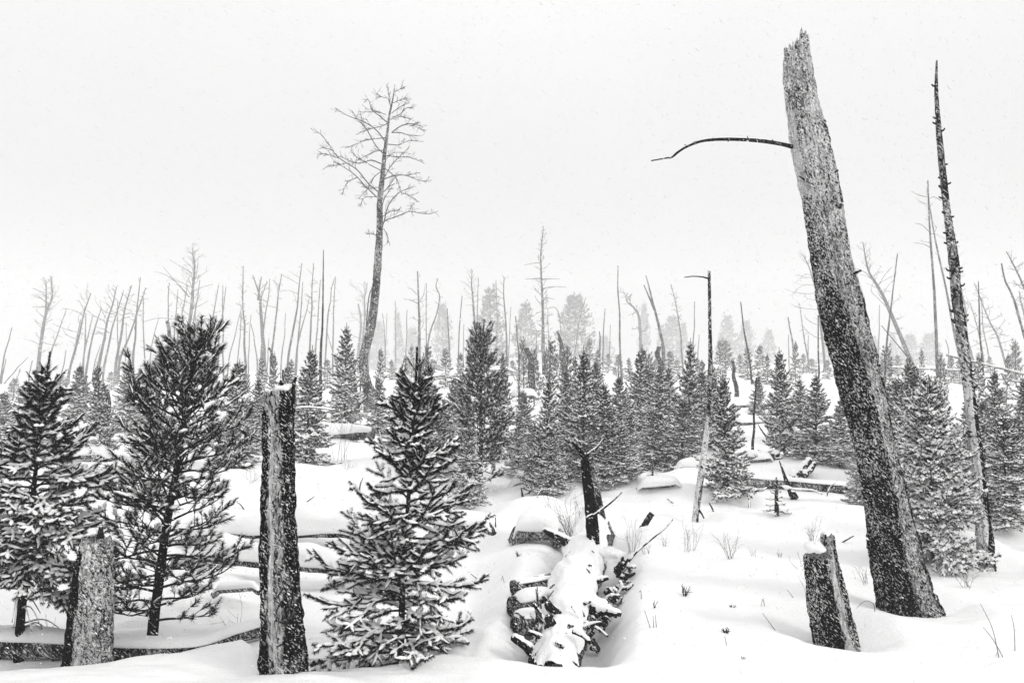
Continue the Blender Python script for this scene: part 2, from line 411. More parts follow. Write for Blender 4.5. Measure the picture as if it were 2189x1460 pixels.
# ------------------------------------------------------------------ heavy standing trunks
def big_trunk(name, parent, pix, D, rows, segs, mat, zone, amp=.09, jag=.05, depth_lean=0., seed=0, wmul=1., hollow=True, jagfun=None, fr=5.):
    """pix: (x_left, x_right, y) from base to top; rebuilt as a round trunk at distance D"""
    pix = np.array(pix, float)
    C = np.array([P((a + b) / 2, y, D) for a, b, y in pix]); rad = (pix[:, 1] - pix[:, 0]) / 2 * D / F * wmul
    u0 = np.linspace(0, 1, len(pix)); u = np.linspace(0, 1, rows)
    path = smooth_path(C, rows); rad = np.interp(np.linspace(0, len(pix) - 1, rows), np.arange(len(pix)), rad)
    path[:, 1] += depth_lean * u
    t, a, b = frames(path); th = np.arange(segs) * 2 * PI / segs
    # b x a plane; make cos -> +x (to the right), sin -> -y (towards the camera)
    right = nrm(a * np.sign(a[:, :1])); front = np.cross(right, t); front *= -np.sign(front[:, 1:2])
    s = np.concatenate(([0], np.cumsum(np.linalg.norm(np.diff(path, axis=0), axis=1)))); Ls = s[-1]
    rm = rad.mean()
    if jagfun is None: jf = 1 - jag * (.5 + .5 * fbm(np.cos(th) * 2.5, np.sin(th) * 2.5, seed + .3, seed, 4) ) 
    else: jf = jagfun(th)
    jf = np.minimum(jf - .010 * (vnoise(th * 14, 0, 0, seed + 9) + .6) - max(jag, .008) * .55 * np.abs(vnoise(th * 4.5, 1, 0, seed + 2)), 1.0)
    U = u[:, None] * jf[None]                                     # each meridian ends at its own height
    def at(arr, U):
        x = U * (rows - 1); i = np.clip(x.astype(int), 0, rows - 2); f = (x - i)
        return arr[i] * (1 - f)[..., None] + arr[i + 1] * f[..., None] if arr.ndim > 1 else arr[i] * (1 - f) + arr[i + 1] * f
    c = at(path, U); rr = at(rad, U); rt = at(right, U); ft = at(front, U); ss = U * Ls
    cx, sx = np.cos(th)[None] * np.ones_like(U), np.sin(th)[None] * np.ones_like(U)
    g = fbm(cx * fr, sx * fr, ss / rm * fr * .16, seed, 4); rid = 1 - 2 * np.abs(fbm(cx * fr * 1.1, sx * fr * 1.1, ss / rm * fr * .2, seed + 20, 3))
    plate = fbm(cx * fr * 2.2, sx * fr * 2.2, ss / rm * fr * .5, seed + 31, 3)
    r_ = rr * (1 + amp * (.5 * g + .5 * rid + .45 * plate) + .05 * fbm(cx * 1.3, sx * 1.3, ss / rm * .4, seed + 5, 2))
    V = c + r_[..., None] * (cx[..., None] * rt + sx[..., None] * ft)
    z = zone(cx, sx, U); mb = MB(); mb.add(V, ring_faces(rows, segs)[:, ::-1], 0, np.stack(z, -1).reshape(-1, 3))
    # broken top: the wood inside
    tip = V[-1]; cen = c[-1].mean(0) if False else c[-1]
    inner1 = cen + (tip - cen) * .72 - t[-1] * rm * .15; lvl = (1 - jag * 1.3) if jagfun is None else float(jf.min()) - .01
    ic = at(path, np.full((1, segs), max(lvl, .02)))[0]; inner2 = ic + (tip - c[-1]) * .55; core = ic.mean(0)
    zz = np.tile((.7, .9, .9), (segs, 1)); off = mb.n
    mb.add(np.vstack([tip, inner1, inner2]), ring_faces(3, segs)[:, ::-1], 0, np.tile((.6, .8, .4), (3 * segs, 1)))
    c0 = mb.n; mb.add(core[None], np.zeros((0, 3), int), 0, np.array([[.5, 1, .5]])); j = np.arange(segs)
    mb.f.append(np.stack([np.full(segs, c0), off + 2 * segs + (j + 1) % segs, off + 2 * segs + j], -1)); mb.m.append(np.zeros(segs))
    mb.v = [v - np.array(parent.location) for v in mb.v]
    o = mb.build(name, [mat], parent, smooth=True)
    return o, path, rad

def stick(mb, pts, r0, r1, n=None, k=6, mat=0, rough=.12, seed=1):
    n = n or max(4, len(pts) * 4); p = smooth_path(pts, n); tube(mb, p, np.linspace(r0, r1, n), k, mat, rough, seed)
    return p
def local(o, arr): return np.asarray(arr) - np.array(o.location)

def branch_part(root, pts, r0, r1, name='branch', mat=None, snow=0., seed=1):
    """a limb under a thing (world points), with snow lying along it if asked"""
    mb = MB(); p = stick(mb, [local(root, q) for q in pts], r0, r1, seed=seed)
    mats = [mat or TWIG, FSNOW]
    if snow:
        rng = np.random.default_rng(seed); n = len(p); rd = np.linspace(r0, r1, n) * snow * (.8 + .5 * rng.random(n)); rd[0] *= .4; rd[-1] *= .4
        tube(mb, p + np.array((0, 0, 1)) * (np.linspace(r0, r1, n) * .6)[:, None], rd, 6, 1, .25, seed)
    return mb.build(name, mats, root, smooth=True)

def snow_lump(root, c, sx, sy, sz, name='snow_cap', seed=0, k=20, power=2.2):
    th = np.arange(k) * 2 * PI / k; ph = np.linspace(-.5, PI / 2 - .05, 9)
    T, Ph = np.meshgrid(th, ph); n = 1 + .28 * fbm(np.cos(T) * 1.8 + seed, np.sin(T) * 1.8, Ph * 1.4, seed, 3)
    cc = np.asarray(c, float); e = 2 / power
    cp = np.sign(np.cos(Ph)) * np.abs(np.cos(Ph)) ** e; sp = np.sign(np.sin(Ph)) * np.abs(np.sin(Ph)) ** e
    V = cc + np.stack([sx * cp * np.cos(T) * n, sy * cp * np.sin(T) * n, sz * sp * n], -1)
    mb = MB(); mb.add(V, ring_faces(9, k)); c0 = mb.n; mb.add((cc + np.array((0, 0, sz * 1.0)))[None], np.zeros((0, 3), int))
    j = np.arange(k); mb.f.append(np.stack([8 * k + j, 8 * k + (j + 1) % k, np.full(k, c0)], -1)); mb.m.append(np.zeros(k))
    return mb.build(name, [SNOW], root, smooth=True)

# ------------------------------------------------------------------ fallen logs with their snow
def fallen_log(label, pts, r, cap_w=1.3, cap_h=1.2, seed=0, mat=None, group='snow-covered fallen logs', r_end=None, lift=0., cap=True, stubs=(), sit=True):
    """pts world points along the axis"""
    pts = [np.asarray(p, float) + np.array((0, 0, lift)) for p in pts]
    if sit: pts = [np.array((p[0], p[1], max(p[2], float(H(p[0], p[1])) + .55 * r))) for p in pts]
    root = thing('fallen_log', label, 'log', pts[0] - np.array((0, 0, r)), group)
    L = np.linalg.norm(pts[-1] - pts[0]); n = max(24, int(L / .035)); n = min(n, 160)
    p = smooth_path([local(root, q) for q in pts], n); rng = np.random.default_rng(seed)
    rr = np.linspace(r, r_end or r * .85, n)
    if cap_w > 1.6:                                                   # a buried log dips into the drift at both ends
        uu = np.linspace(0, 1, n); p[:, 2] -= r * 1.5 * (1 - sst(0, .16, uu)) + r * 1.5 * sst(.84, 1, uu)
    mb = MB(); tube(mb, p, rr, 22, 0, .10, seed); mb.build('trunk', [mat or LOGM], root, smooth=True)
    if cap:
        u = np.linspace(0, 1, n); s = u * L; env = np.clip(np.minimum(u, 1 - u) / min(.45, max(1.9 * r * cap_w / L, .02)), 0, 1); env = np.sqrt(np.maximum(1 - (1 - env) ** 2, 0))
        t, a, b = frames(p); sd = nrm(np.cross(t, np.array((0, 0, 1.)))); up = np.array((0, 0, 1.))
        K = 18; lo_ = (.12 if cap_h <= .85 else -.3) if cap_w < 1.6 else -.12; th = np.linspace(lo_, PI - lo_, K); upk = (.5 if cap_h <= .85 else .42) if cap_w < 1.6 else .75
        wv = rr * cap_w * (1 + .3 * fbm(s * 1.6, seed, 0, seed, 3)) * (.25 + .75 * env); hv = rr * cap_h * (1 + .35 * fbm(s * 1.7, seed + 3, 0, seed, 3)) * (.08 + .92 * env)
        lump = 1 + .12 * fbm(s[:, None] * 3.5, th[None] * 1.6, seed, seed, 3)
        e = .9; cx = np.sign(np.cos(th)) * np.abs(np.cos(th)) ** e; sx = np.sign(np.sin(th)) * np.abs(np.sin(th)) ** e
        V = (p + up * (rr * upk)[:, None])[:, None] + sd[:, None] * (wv[:, None] * cx * lump)[..., None] + up * (hv[:, None] * sx * lump + rr[:, None] * .1)[..., None]
        m2 = MB(); m2.add(V, ring_faces(n, K)); 
        m2.build('snow_cap', [SNOW], root, smooth=True)
    for i, (q0, q1, ra, rb) in enumerate(stubs):
        branch_part(root, [q0, (np.asarray(q0) + q1) / 2 + np.array((0, 0, .01)), q1], ra, rb, 'branch_stub', LOGM, .6, seed + i)
    return root

# ------------------------------------------------------------------ conifers
GA = 2.39996
def spruce_segs(rng, Ht, Rd, nb, tw, start=.06, top_el=62, bot_el=-4, shape=.85, spacing=.055, nr=.022, twl=.42, leader=.09, droop=.25, gap=0.0, sub=True, prof=None):
    """list of branches; each branch = (axis points, twig segments)"""
    out = []
    for i in range(nb):
        t = (i + rng.random() * .6) / nb; t = t ** .92
        z = Ht * (start + (1 - start - leader) * t)
        L = Rd * ((1 - t) ** shape * 1.02 + .10) * (.62 + .55 * rng.random())
        if prof: L = Rd * np.interp(t, np.linspace(0, 1, len(prof)), prof) * (.68 + .5 * rng.random())
        if rng.random() < gap: L *= .45
        az = i * GA + rng.normal(0, .25); el = R(bot_el + (top_el - bot_el) * t ** 1.3 + rng.normal(0, 13)); dr = droop * (.3 + 1.4 * rng.random())
        m = 7; pts = [np.array((0, 0, z))]; dirh = np.array((math.cos(az), math.sin(az), 0)); st = L / m
        for k in range(m):
            e = el - dr * math.sin(PI * min(1, (k + .5) / m * 1.2)) + .35 * (k / m) ** 2
            dh = dirh * math.cos(e) + np.array((0, 0, math.sin(e)))
            pts.append(pts[-1] + dh * st + rng.normal(0, .02, 3) * st)
        ax = smooth_path(pts, 10); sg = []
        dd = np.diff(ax, axis=0); cum = np.concatenate(([0], np.cumsum(np.linalg.norm(dd, axis=1))))
        # the branch axis itself carries needles beyond its first quarter
        for k in range(2, 9): sg.append((*ax[k], *ax[k + 1], nr * (1.0 - .25 * k / 9)))
        s = .16 * L + rng.random() * spacing; sgn = 1
        while s < L * .97:
            f = s / L; p = np.array([np.interp(s, cum, ax[:, c]) for c in range(3)])
            dcur = nrm(np.array([np.interp(min(s + .02 * L, L), cum, ax[:, c]) for c in range(3)]) - p + 1e-6)
            sd = nrm(np.cross(dcur, np.array((0, 0, 1.)))) * sgn; sgn = -sgn
            tl = min(twl * (L - s) + .5 * tw, twl * L * .9) * (.65 + .6 * rng.random()); tl = max(tl, tw * .5)
            a_ = R(48 + rng.normal(0, 9)); dt = nrm(dcur * math.cos(a_) + sd * math.sin(a_) + np.array((0, 0, rng.normal(-.02, .34))))
            q = p + dt * tl * .5; q2 = q + nrm(dt + dcur * .35 + np.array((0, 0, .05))) * tl * .5
            sg.append((*p, *q, nr * .95)); sg.append((*q, *q2, nr * .82))
            if sub and tl > tw * 1.3:
                for h in np.arange(.25, .95, tw * .75 / tl):
                    b0 = p + (q2 - p) * h
                    for s2 in (1, -1):
                        d2 = nrm(dt * .7 + s2 * nrm(np.cross(dt, np.array((0, 0, 1.)))) * .72 + np.array((0, 0, rng.normal(0, .4))))
                        sg.append((*b0, *(b0 + d2 * tw * (.5 + .5 * rng.random()) * (1.15 - h * .5)), nr * .8))
            s += spacing * (.7 + .6 * rng.random())
        out.append((ax, np.array(sg)))
    # the leader
    sg = []; zs = np.linspace(Ht * .86, Ht, 5)
    for k in range(4): sg.append((0, 0, zs[k], 0, 0, zs[k + 1], nr * (.9 - .08 * k)))
    for zf, m_, ln in ((.86, 5, .085), (.925, 4, .05)):
        for j in range(m_):
            a_ = j * 2 * PI / m_ + zf * 9; e_ = R(50 + 12 * rng.random()); d_ = np.array((math.cos(a_) * math.cos(e_), math.sin(a_) * math.cos(e_), math.sin(e_))); q0 = np.array((0, 0, Ht * zf)); q1 = q0 + d_ * Ht * ln * (.7 + .5 * rng.random())
            sg.append((*q0, *q1, nr * .8))
    out.append((np.array([(0, 0, zs[0]), (0, 0, Ht)]), np.array(sg)))
    return out

def pine_segs(rng, Ht, Rd, nb, start=.2, nr=.05, el0=8, el1=58, shape=.6, tuft=.10, spacing=.075, curve=None, prof=None, leaders=()):
    """upswept limbs whose side shoots each end in one bottle-brush tuft"""
    out = []
    for i in range(nb):
        t = ((i + rng.random() * .5) / nb) ** .85; z = Ht * (start + (.95 - start) * t)
        L = Rd * (1.0 * (1 - t) ** shape * (.55 + .45 * min(1, t * 4 + .2)) + .20) * (.55 + .6 * rng.random())
        if prof: L = Rd * np.interp(t, np.linspace(0, 1, len(prof)), prof) * (.6 + .55 * rng.random())
        az = i * GA + rng.normal(0, .45); e0 = R(el0 + (el1 - el0) * t ** 1.3 + rng.normal(0, 9)); m = 8
        pts = [np.array((0, 0, z))]; dirh = np.array((math.cos(az), math.sin(az), 0)); wob = rng.normal(0, .12, 3)
        for k in range(m):
            e = e0 + R(-18) * math.sin(PI * k / m) + R(30) * (k / m) ** 2
            pts.append(pts[-1] + (nrm(dirh * math.cos(e) + np.array((0, 0, math.sin(e))) + wob * math.sin(3 * k / m)) ) * L / m + rng.normal(0, .05, 3) * L / m)
        ax = smooth_path(pts, 12); sg = []; twigs = []
        tl0 = tuft; d = nrm(ax[11] - ax[10]); sg.append((*(ax[11] - d * tl0 * .6), *(ax[11] + d * tl0 * .3), nr))
        s = .26 + .1 * rng.random(); sgn = 1
        while s < .97:
            k = s * 11; i0 = int(k); p = ax[i0] + (ax[min(i0 + 1, 11)] - ax[i0]) * (k - i0); dcur = nrm(ax[min(i0 + 1, 11)] - ax[i0])
            sd = nrm(np.cross(dcur, np.array((0, 0, 1.)))) * sgn; sgn = -sgn
            tl = tuft * (.9 + 1.5 * rng.random()) * (1.5 - .7 * s)
            dt = nrm(dcur * .55 + sd * .8 + np.array((0, 0, .25 + rng.normal(0, .3))))
            q = p + dt * tl; d2 = nrm(dt * .5 + np.array((0, 0, .55)) + rng.normal(0, .2, 3)); q2 = q + d2 * tl0 * (.7 + .5 * rng.random())
            twigs.append((p, q)); twigs.append((q, q2)); sg.append((*(q - dt * tl0 * .3), *q2, nr * (.8 + .3 * rng.random())))
            if rng.random() < .55:
                h = .5 + .3 * rng.random(); b0 = p + dt * tl * h; d3 = nrm(dt - sd * rng.choice([-1, 1]) * .9 + np.array((0, 0, .3))); b1 = b0 + d3 * tl0
                twigs.append((b0, b1)); sg.append((*(b0 + d3 * tl0 * .35), *b1, nr * .85))
            s += spacing / max(L, .1) * (.7 + .8 * rng.random())
        out.append((ax, np.array(sg), twigs))
    for lx, z0, lz in leaders:                                        # side leaders, nearly upright
        b0, b1, b2 = np.array((0, 0, Ht * z0)), np.array((lx * .75, .02, Ht * (z0 + lz) / 2)), np.array((lx, .03, Ht * lz))
        ax = smooth_path([b0, b1, b2], 9); sg = [(*ax[k], *ax[k + 1], nr * .95) for k in range(4, 8)]; twigs = []
        for k in range(3, 9):
            for _ in range(3):
                d = nrm(np.array((rng.normal(0, .6), rng.normal(0, .6), .7))); b = ax[k] + d * tuft * 1.3; twigs.append((ax[k], b)); sg.append((*(ax[k] + d * tuft * .4), *b, nr * .9))
        out.append((ax, np.array(sg), twigs))
    sg = [(0, 0, Ht * .9, 0, 0, Ht, nr * .9), (0, 0, Ht * .82, .01, 0, Ht * .9, nr)]
    out.append((np.array([(0, 0, Ht * .85), (0, 0, Ht)]), np.array(sg), []))
    return out

def bend(o_pts, fn):
    return fn(o_pts)

def build_conifer(name, label, cat, base, segs_list, trunk_pts, trunk_r, needle, rng, per_branch, nn, nlen, nwid, ang, snow, sh, sw, shift, group=None, rz=0, stations=4, trunk_mat=None, twig_r=.004, upskew=0., rough_trunk=True, frost=.10):
    root = thing(name, label, cat, base, group, rz)
    mb = MB(); n = 40; tp = smooth_path(trunk_pts, n); tube(mb, tp, np.linspace(trunk_r[0], trunk_r[1], n), 12, 0, .12, 3)
    mb.build('trunk', [trunk_mat or TWIG], root, smooth=True)
    cm = MB()
    for item in segs_list:
        ax, sg = item[0], item[1]; m = MB() if per_branch else cm
        off = shift(ax[0][2]); axs = ax + off; s2 = sg.copy(); s2[:, :3] += off; s2[:, 3:6] += off
        if abs(ax[-1][0]) + abs(ax[-1][1]) < 1e-6:                    # the leader follows the stem
            axs = np.array([q + shift(q[2]) for q in ax]); s2 = np.array([(*(r[:3] + shift(r[2])), *(r[3:6] + shift(r[5])), r[6]) for r in sg])
        k = len(axs) - 1; tr = np.linspace(twig_r * 1.8, twig_r * .6, k)
        prisms(m, axs[:-1], axs[1:], tr, tr * .85, 4, 2)
        if len(item) > 2 and item[2]:
            a = np.array([x[0] for x in item[2]]) + off; b = np.array([x[1] for x in item[2]]) + off; prisms(m, a, b, twig_r * .8, twig_r * .4, 3, 2)
        brush(m, s2, rng, nn, nlen, nwid, ang, snow, sh, sw, 0, 1, stations, upskew=upskew, frost=.09 if per_branch else .18)
        if per_branch: m.build('branch', [needle, FSNOW, TWIG], root, origin=axs[0])
    if not per_branch: cm.build('crown', [needle, FSNOW, TWIG], root)
    return root

def tree_copy(src, label, base, rz, sx, sz, group, tilt=(0, 0)):
    r = src.copy(); S.collection.objects.link(r); r.location = Vector(np.asarray(base, float))
    r.rotation_euler = (tilt[0], tilt[1], rz); r.scale = (sx, sx, sz); r['label'] = label
    if group: r['group'] = group
    for ch in src.children:
        c = ch.copy(); S.collection.objects.link(c); c.parent = r
    return r

# ================================================================== the place
build_ground()
HZ = []
# ---- the giant leaning snag
D0 = 5.14
snag_pix = [(1888, 2010, 1325), (1882, 1998, 1290), (1872, 1978, 1235), (1862, 1957, 1160), (1850, 1934, 1060), (1831, 1909, 960), (1802, 1890, 850), (1779, 1867, 760),
            (1754, 1842, 650), (1739, 1817, 560), (1724, 1800, 460), (1709, 1786, 380), (1691, 1767, 300), (1683, 1746, 225), (1676, 1736, 160), (1678, 1729, 110), (1681, 1726, 66)]
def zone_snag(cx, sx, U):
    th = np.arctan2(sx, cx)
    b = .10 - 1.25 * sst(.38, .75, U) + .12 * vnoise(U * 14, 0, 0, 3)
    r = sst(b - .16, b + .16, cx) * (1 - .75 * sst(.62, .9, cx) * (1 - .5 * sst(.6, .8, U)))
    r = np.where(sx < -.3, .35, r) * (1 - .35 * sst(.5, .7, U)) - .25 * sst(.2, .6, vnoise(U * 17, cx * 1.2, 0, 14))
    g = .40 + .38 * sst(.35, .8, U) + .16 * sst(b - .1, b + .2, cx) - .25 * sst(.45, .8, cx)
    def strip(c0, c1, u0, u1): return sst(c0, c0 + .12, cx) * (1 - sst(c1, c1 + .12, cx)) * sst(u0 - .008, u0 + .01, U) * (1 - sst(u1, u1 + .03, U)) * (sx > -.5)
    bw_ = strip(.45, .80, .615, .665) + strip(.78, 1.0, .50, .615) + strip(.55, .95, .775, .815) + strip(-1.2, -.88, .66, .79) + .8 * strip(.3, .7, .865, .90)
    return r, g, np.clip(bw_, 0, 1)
snag = thing('burnt_snag', 'huge burnt snag leaning left with a broken top, the thickest trunk in view', 'dead tree', G(1940, 1300))
def jag_snag(th):
    c = np.cos(th); return 1 - .038 * (1 - sst(-.15, .0, c)) - .010 * np.abs(vnoise(th * 5, .3, 0, 4)) * 2
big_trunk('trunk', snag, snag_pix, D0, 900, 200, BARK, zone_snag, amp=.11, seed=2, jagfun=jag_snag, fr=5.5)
def PD(D, *pts): return [P(x, y, D) for x, y in pts]
branch_part(snag, [P(1712, 322, D0), P(1690, 313, D0 - .02), P(1640, 303, D0 - .06), P(1590, 299, D0 - .12), P(1545, 298, D0 - .16), P(1500, 302, D0 - .2), P(1460, 318, D0 - .24), P(1437, 336, D0 - .27), P(1425, 338, D0 - .27), P(1392, 344, D0 - .28)], .0165, .0038, snow=.45, seed=4)
for a, b in [((1600, 299), (1597, 291)), ((1560, 298), (1556, 304)), ((1655, 305), (1650, 297)), ((1470, 314), (1463, 309)), ((1530, 299), (1524, 294))]:
    branch_part(snag, PD(D0 - .15, a, b), .004, .002, 'twig')
branch_part(snag, [P(1489, 307, D0 - .21), P(1485, 300, D0 - .21)], .004, .002, 'twig')
for a, b_, r_ in [((1775, 378), (1791, 364), .012), ((1778, 388), (1794, 392), .009), ((1785, 417), (1800, 411), .006), ((1718, 385), (1708, 377), .008), ((1812, 592), (1841, 578), .013), ((1792, 455), (1798, 436), .016), ((1834, 668), (1842, 650), .018), ((1686, 200), (1680, 194), .007)]:
    q0, q1 = P(*a, D0 - .06), P(*b_, D0 - .12); q0 = q0 + (q0 - q1) * .8
    branch_part(snag, [q0, (q0 + q1) / 2 + np.array((0, 0, .004)), q1], r_ * 1.1, r_ * .55, 'branch_stub', None, .5)

# ---- broken trunk left of the middle
D1 = CAMZ * F / (1432 - 770)
t1 = [(556, 664, 1465), (560, 655, 1437), (560, 647, 1360), (560, 641, 1290), (561, 634, 1180), (562, 630, 1080), (564, 628, 1000), (565, 627, 910), (567, 629, 860), (569, 628, 824)]
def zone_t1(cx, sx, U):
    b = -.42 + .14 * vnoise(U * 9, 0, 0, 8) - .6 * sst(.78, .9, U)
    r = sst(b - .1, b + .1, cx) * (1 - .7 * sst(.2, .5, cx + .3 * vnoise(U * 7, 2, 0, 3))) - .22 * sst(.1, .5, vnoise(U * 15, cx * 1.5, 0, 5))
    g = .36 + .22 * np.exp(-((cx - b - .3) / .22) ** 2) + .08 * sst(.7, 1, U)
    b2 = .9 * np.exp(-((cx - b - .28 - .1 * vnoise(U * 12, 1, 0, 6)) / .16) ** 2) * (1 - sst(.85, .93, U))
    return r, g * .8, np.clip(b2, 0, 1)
tk = thing('burnt_snag', 'tall burnt broken trunk beside the big snowy spruce, split top', 'dead tree', G(610, 1437))
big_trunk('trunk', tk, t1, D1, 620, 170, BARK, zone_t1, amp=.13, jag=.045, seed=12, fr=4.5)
branch_part(tk, PD(D1, (603, 840), (604, 815), (605, 790)), .008, .004, 'splinter', DPOLE, .4)
branch_part(tk, PD(D1 - .03, (624, 850), (628, 822), (633, 806)), .012, .006, 'splinter', DPOLE, .6)
branch_part(tk, PD(D1 - .02, (600, 826), (602, 812)), .014, .009, 'splinter', DPOLE, .6)
branch_part(tk, PD(D1 + .05, (628, 875), (650, 871), (680, 872), (718, 877)), .006, .003, 'branch', None, 1.2)
branch_part(tk, PD(D1 + .05, (566, 942), (550, 938), (530, 925)), .006, .002, 'branch', None, .6)
snow_lump(tk, local(tk, P(606, 832, D1)), .055, .05, .025, seed=3)

# ---- old stump far left
D2 = 4.45
t2 = [(138, 238, 1480), (142, 233, 1425), (151, 235, 1337), (160, 236, 1250), (170, 236, 1185), (184, 236, 1133)]
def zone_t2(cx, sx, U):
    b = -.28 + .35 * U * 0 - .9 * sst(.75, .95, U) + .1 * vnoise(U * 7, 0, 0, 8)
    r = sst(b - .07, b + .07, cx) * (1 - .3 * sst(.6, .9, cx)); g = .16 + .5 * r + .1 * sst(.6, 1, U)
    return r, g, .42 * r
st1 = thing('tree_stump', 'scarred grey stump with a black left side behind the near snow bank', 'stump', GD(190, D2))
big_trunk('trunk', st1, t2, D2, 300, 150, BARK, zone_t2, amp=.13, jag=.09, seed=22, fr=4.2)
branch_part(st1, PD(D2 - .03, (214, 1150), (215, 1138), (216, 1126)), .022, .012, 'splinter', DPOLE, .4)
snow_lump(st1, local(st1, P(204, 1136, D2)), .04, .05, .018, seed=5)

# ---- low stump right
D3 = CAMZ * F / (1350 - 770)
t3 = [(1742, 1834, 1385), (1738, 1825, 1350), (1732, 1812, 1300), (1727, 1799, 1245), (1722, 1788, 1200), (1717, 1780, 1143)]
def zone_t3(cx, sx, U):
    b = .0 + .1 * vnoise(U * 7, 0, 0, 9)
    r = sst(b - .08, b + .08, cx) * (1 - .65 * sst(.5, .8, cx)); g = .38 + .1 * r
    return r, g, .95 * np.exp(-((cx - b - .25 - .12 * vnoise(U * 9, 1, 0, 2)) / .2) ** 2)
st2 = thing('tree_stump', 'short charred stump topped with snow in a hollow beside the leaning snag', 'stump', G(1780, 1350))
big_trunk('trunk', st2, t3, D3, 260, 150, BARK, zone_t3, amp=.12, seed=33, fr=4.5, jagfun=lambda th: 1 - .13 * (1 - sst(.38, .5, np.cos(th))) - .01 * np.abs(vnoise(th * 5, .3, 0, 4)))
snow_lump(st2, local(st2, P(1741, 1170, D3)), .056, .075, .034, seed=8)
branch_part(st2, PD(D3 - .02, (1764, 1165), (1765, 1142)), .009, .005, 'splinter', DPOLE, .4)

# ---- tall snag at the right edge of the young trees
D4 = CAMZ * F / (1212 - 770)
t4 = [(2091, 2130, 1240), (2093, 2126, 1213), (2091, 2123, 1170), (2084, 2112, 1080), (2078, 2102, 1000), (2068, 2090, 900), (2058, 2078, 810), (2046, 2067, 720), (2036, 2056, 640), (2029, 2049, 560), (2019, 2032, 460), (2008, 2021, 360), (2001, 2011, 270), (1998, 2005, 190), (2001, 2004, 128)]
def zone_t4(cx, sx, U):
    b = -.02 - .1 * U + .3 * vnoise(U * 22, 0, 0, 8)
    left = (1 - sst(b - .15, b + .1, cx)) * (1 - sst(.34, .56, U))
    r = .30 + .25 * sst(.3, .6, U) - .3 * sst(.2, .6, cx); g = .30 + 1.0 * left + .1 * U
    return r + 0 * cx, g, left * 0
sn2 = thing('slender_snag', 'tall slender snag at the right with knobbly bark and snow plastered down its left side', 'dead tree', G(2108, 1213))
big_trunk('trunk', sn2, t4, D4, 800, 60, BARK2, zone_t4, amp=.16, jag=.002, seed=44, fr=2.6)
rng = np.random.default_rng(5)
tp4 = np.array([((a + b) / 2, y, (b - a) / 2) for a, b, y in t4])[::-1]
for i in range(46):
    y = 150 + 930 * rng.random() ** .8; x = np.interp(y, tp4[:, 1], tp4[:, 0]); hw = np.interp(y, tp4[:, 1], tp4[:, 2]); sgn = rng.choice([-1, 1]); l = hw * .4 + 2 + 4 * rng.random()
    branch_part(sn2, PD(D4 - .03 * rng.random(), (x, y), (x + sgn * (hw + l * .5), y - 1), (x + sgn * (hw + l), y - 2 - 4 * rng.random())), .010, .005, 'branch_stub', None, 0, i)

# ---- thin snag, white with snow on one side
D5 = CAMZ * F / (1112 - 770)
t5 = [(1478, 1494, 1130), (1479, 1493, 1112), (1488, 1502, 1040), (1500, 1512, 960), (1509, 1519, 890), (1514, 1523, 780), (1514, 1521, 700), (1513, 1519, 577)]
def zone_t5(cx, sx, U):
    left = 1.2 * (1 - sst(-.1, .2, cx + .35 * vnoise(U * 16, 0, 0, 8))) * (1 - sst(.5, .6, U)) + sst(.3, .36, U) * (1 - sst(.5, .56, U))
    return .5 + 0 * U * cx, .35 + .9 * np.clip(left, 0, 1), 0 * U * cx
sn3 = thing('slender_snag', 'thin bent snag with one level twig near its top and a snow-white lower stem', 'dead tree', G(1486, 1112))
big_trunk('trunk', sn3, t5, D5, 500, 40, BARK2, zone_t5, amp=.1, jag=.002, seed=54, fr=2.5)
branch_part(sn3, PD(D5, (1516, 596), (1500, 592), (1480, 591), (1463, 593)), .008, .004)
branch_part(sn3, PD(D5 - .05, (1494, 1090), (1500, 1098), (1505, 1108)), .012, .006, 'branch')

# ---- fallen logs
def lg(label, a, b, D, Db, rpx, cw, ch, seed, mids=(), rend=None, mat=None, cap=True, stubs=(), grp='snow-covered fallen logs'):
    pts = [P(*a, D)] + [P(x, y, d) for x, y, d in mids] + [P(*b, Db)]
    return fallen_log(label, pts, rpx * D / F, cw, ch, seed, mat, grp, r_end=(rend or rpx * .85) * Db / F, cap=cap, stubs=stubs)
lg('long snow-capped log running behind the grey stump and under the near pine', (-260, 1372), (600, 1345), 4.85, 5.2, 27, 1.03, .85, 3, [(0, 1380, 4.8), (150, 1386, 4.78), (300, 1400, 4.8), (420, 1392, 4.85), (500, 1372, 5.0)], 15)
lg('straight log under a deep snow shelf between the broken trunk and the big spruce', (380, 1138), (800, 1137), 7.45, 7.3, 13, 3.4, 4.0, 5)
lg('log sloping under snow in front of the straight shelf log', (400, 1183), (790, 1218), 6.45, 6.2, 14, 2.8, 2.9, 6, [(600, 1205, 6.3)])
lg('dark sided log half buried between the left spruce and the near pine', (118, 975), (238, 973), 12.7, 12.7, 8, 2.2, 3.6, 7)
lg('low buried log furthest up the gap left of the near pine', (110, 925), (215, 924), 17, 17, 5, 3, 5, 8)
lg('middle buried log in the gap left of the near pine', (110, 945), (205, 943), 15, 15, 5, 3, 4, 9)
lg('grey log under snow just right of the spruce behind the broken trunk', (670, 930), (800, 926), 15, 15, 15, 1.3, 1.3, 10)
lg('thick tilted log poking out behind the big spruce, sloping down to the right', (868, 938), (1006, 968), 13, 12.4, 20, .85, .6, 11, rend=11)
lg('short log under a rounded snow pillow right of the big spruce', (925, 1126), (1056, 1132), 7.5, 7.4, 15, 2.6, 2.2, 12)
lg('broken log block under a thick snow cushion behind the bare bush', (1100, 1136), (1200, 1138), 7.15, 7.05, 19, 2.2, 1.9, 13)
lg('straight log lying behind the tiny seedling on the right', (1588, 1040), (1826, 1046), 10, 9.8, 12, 1.0, .7, 14, rend=10)
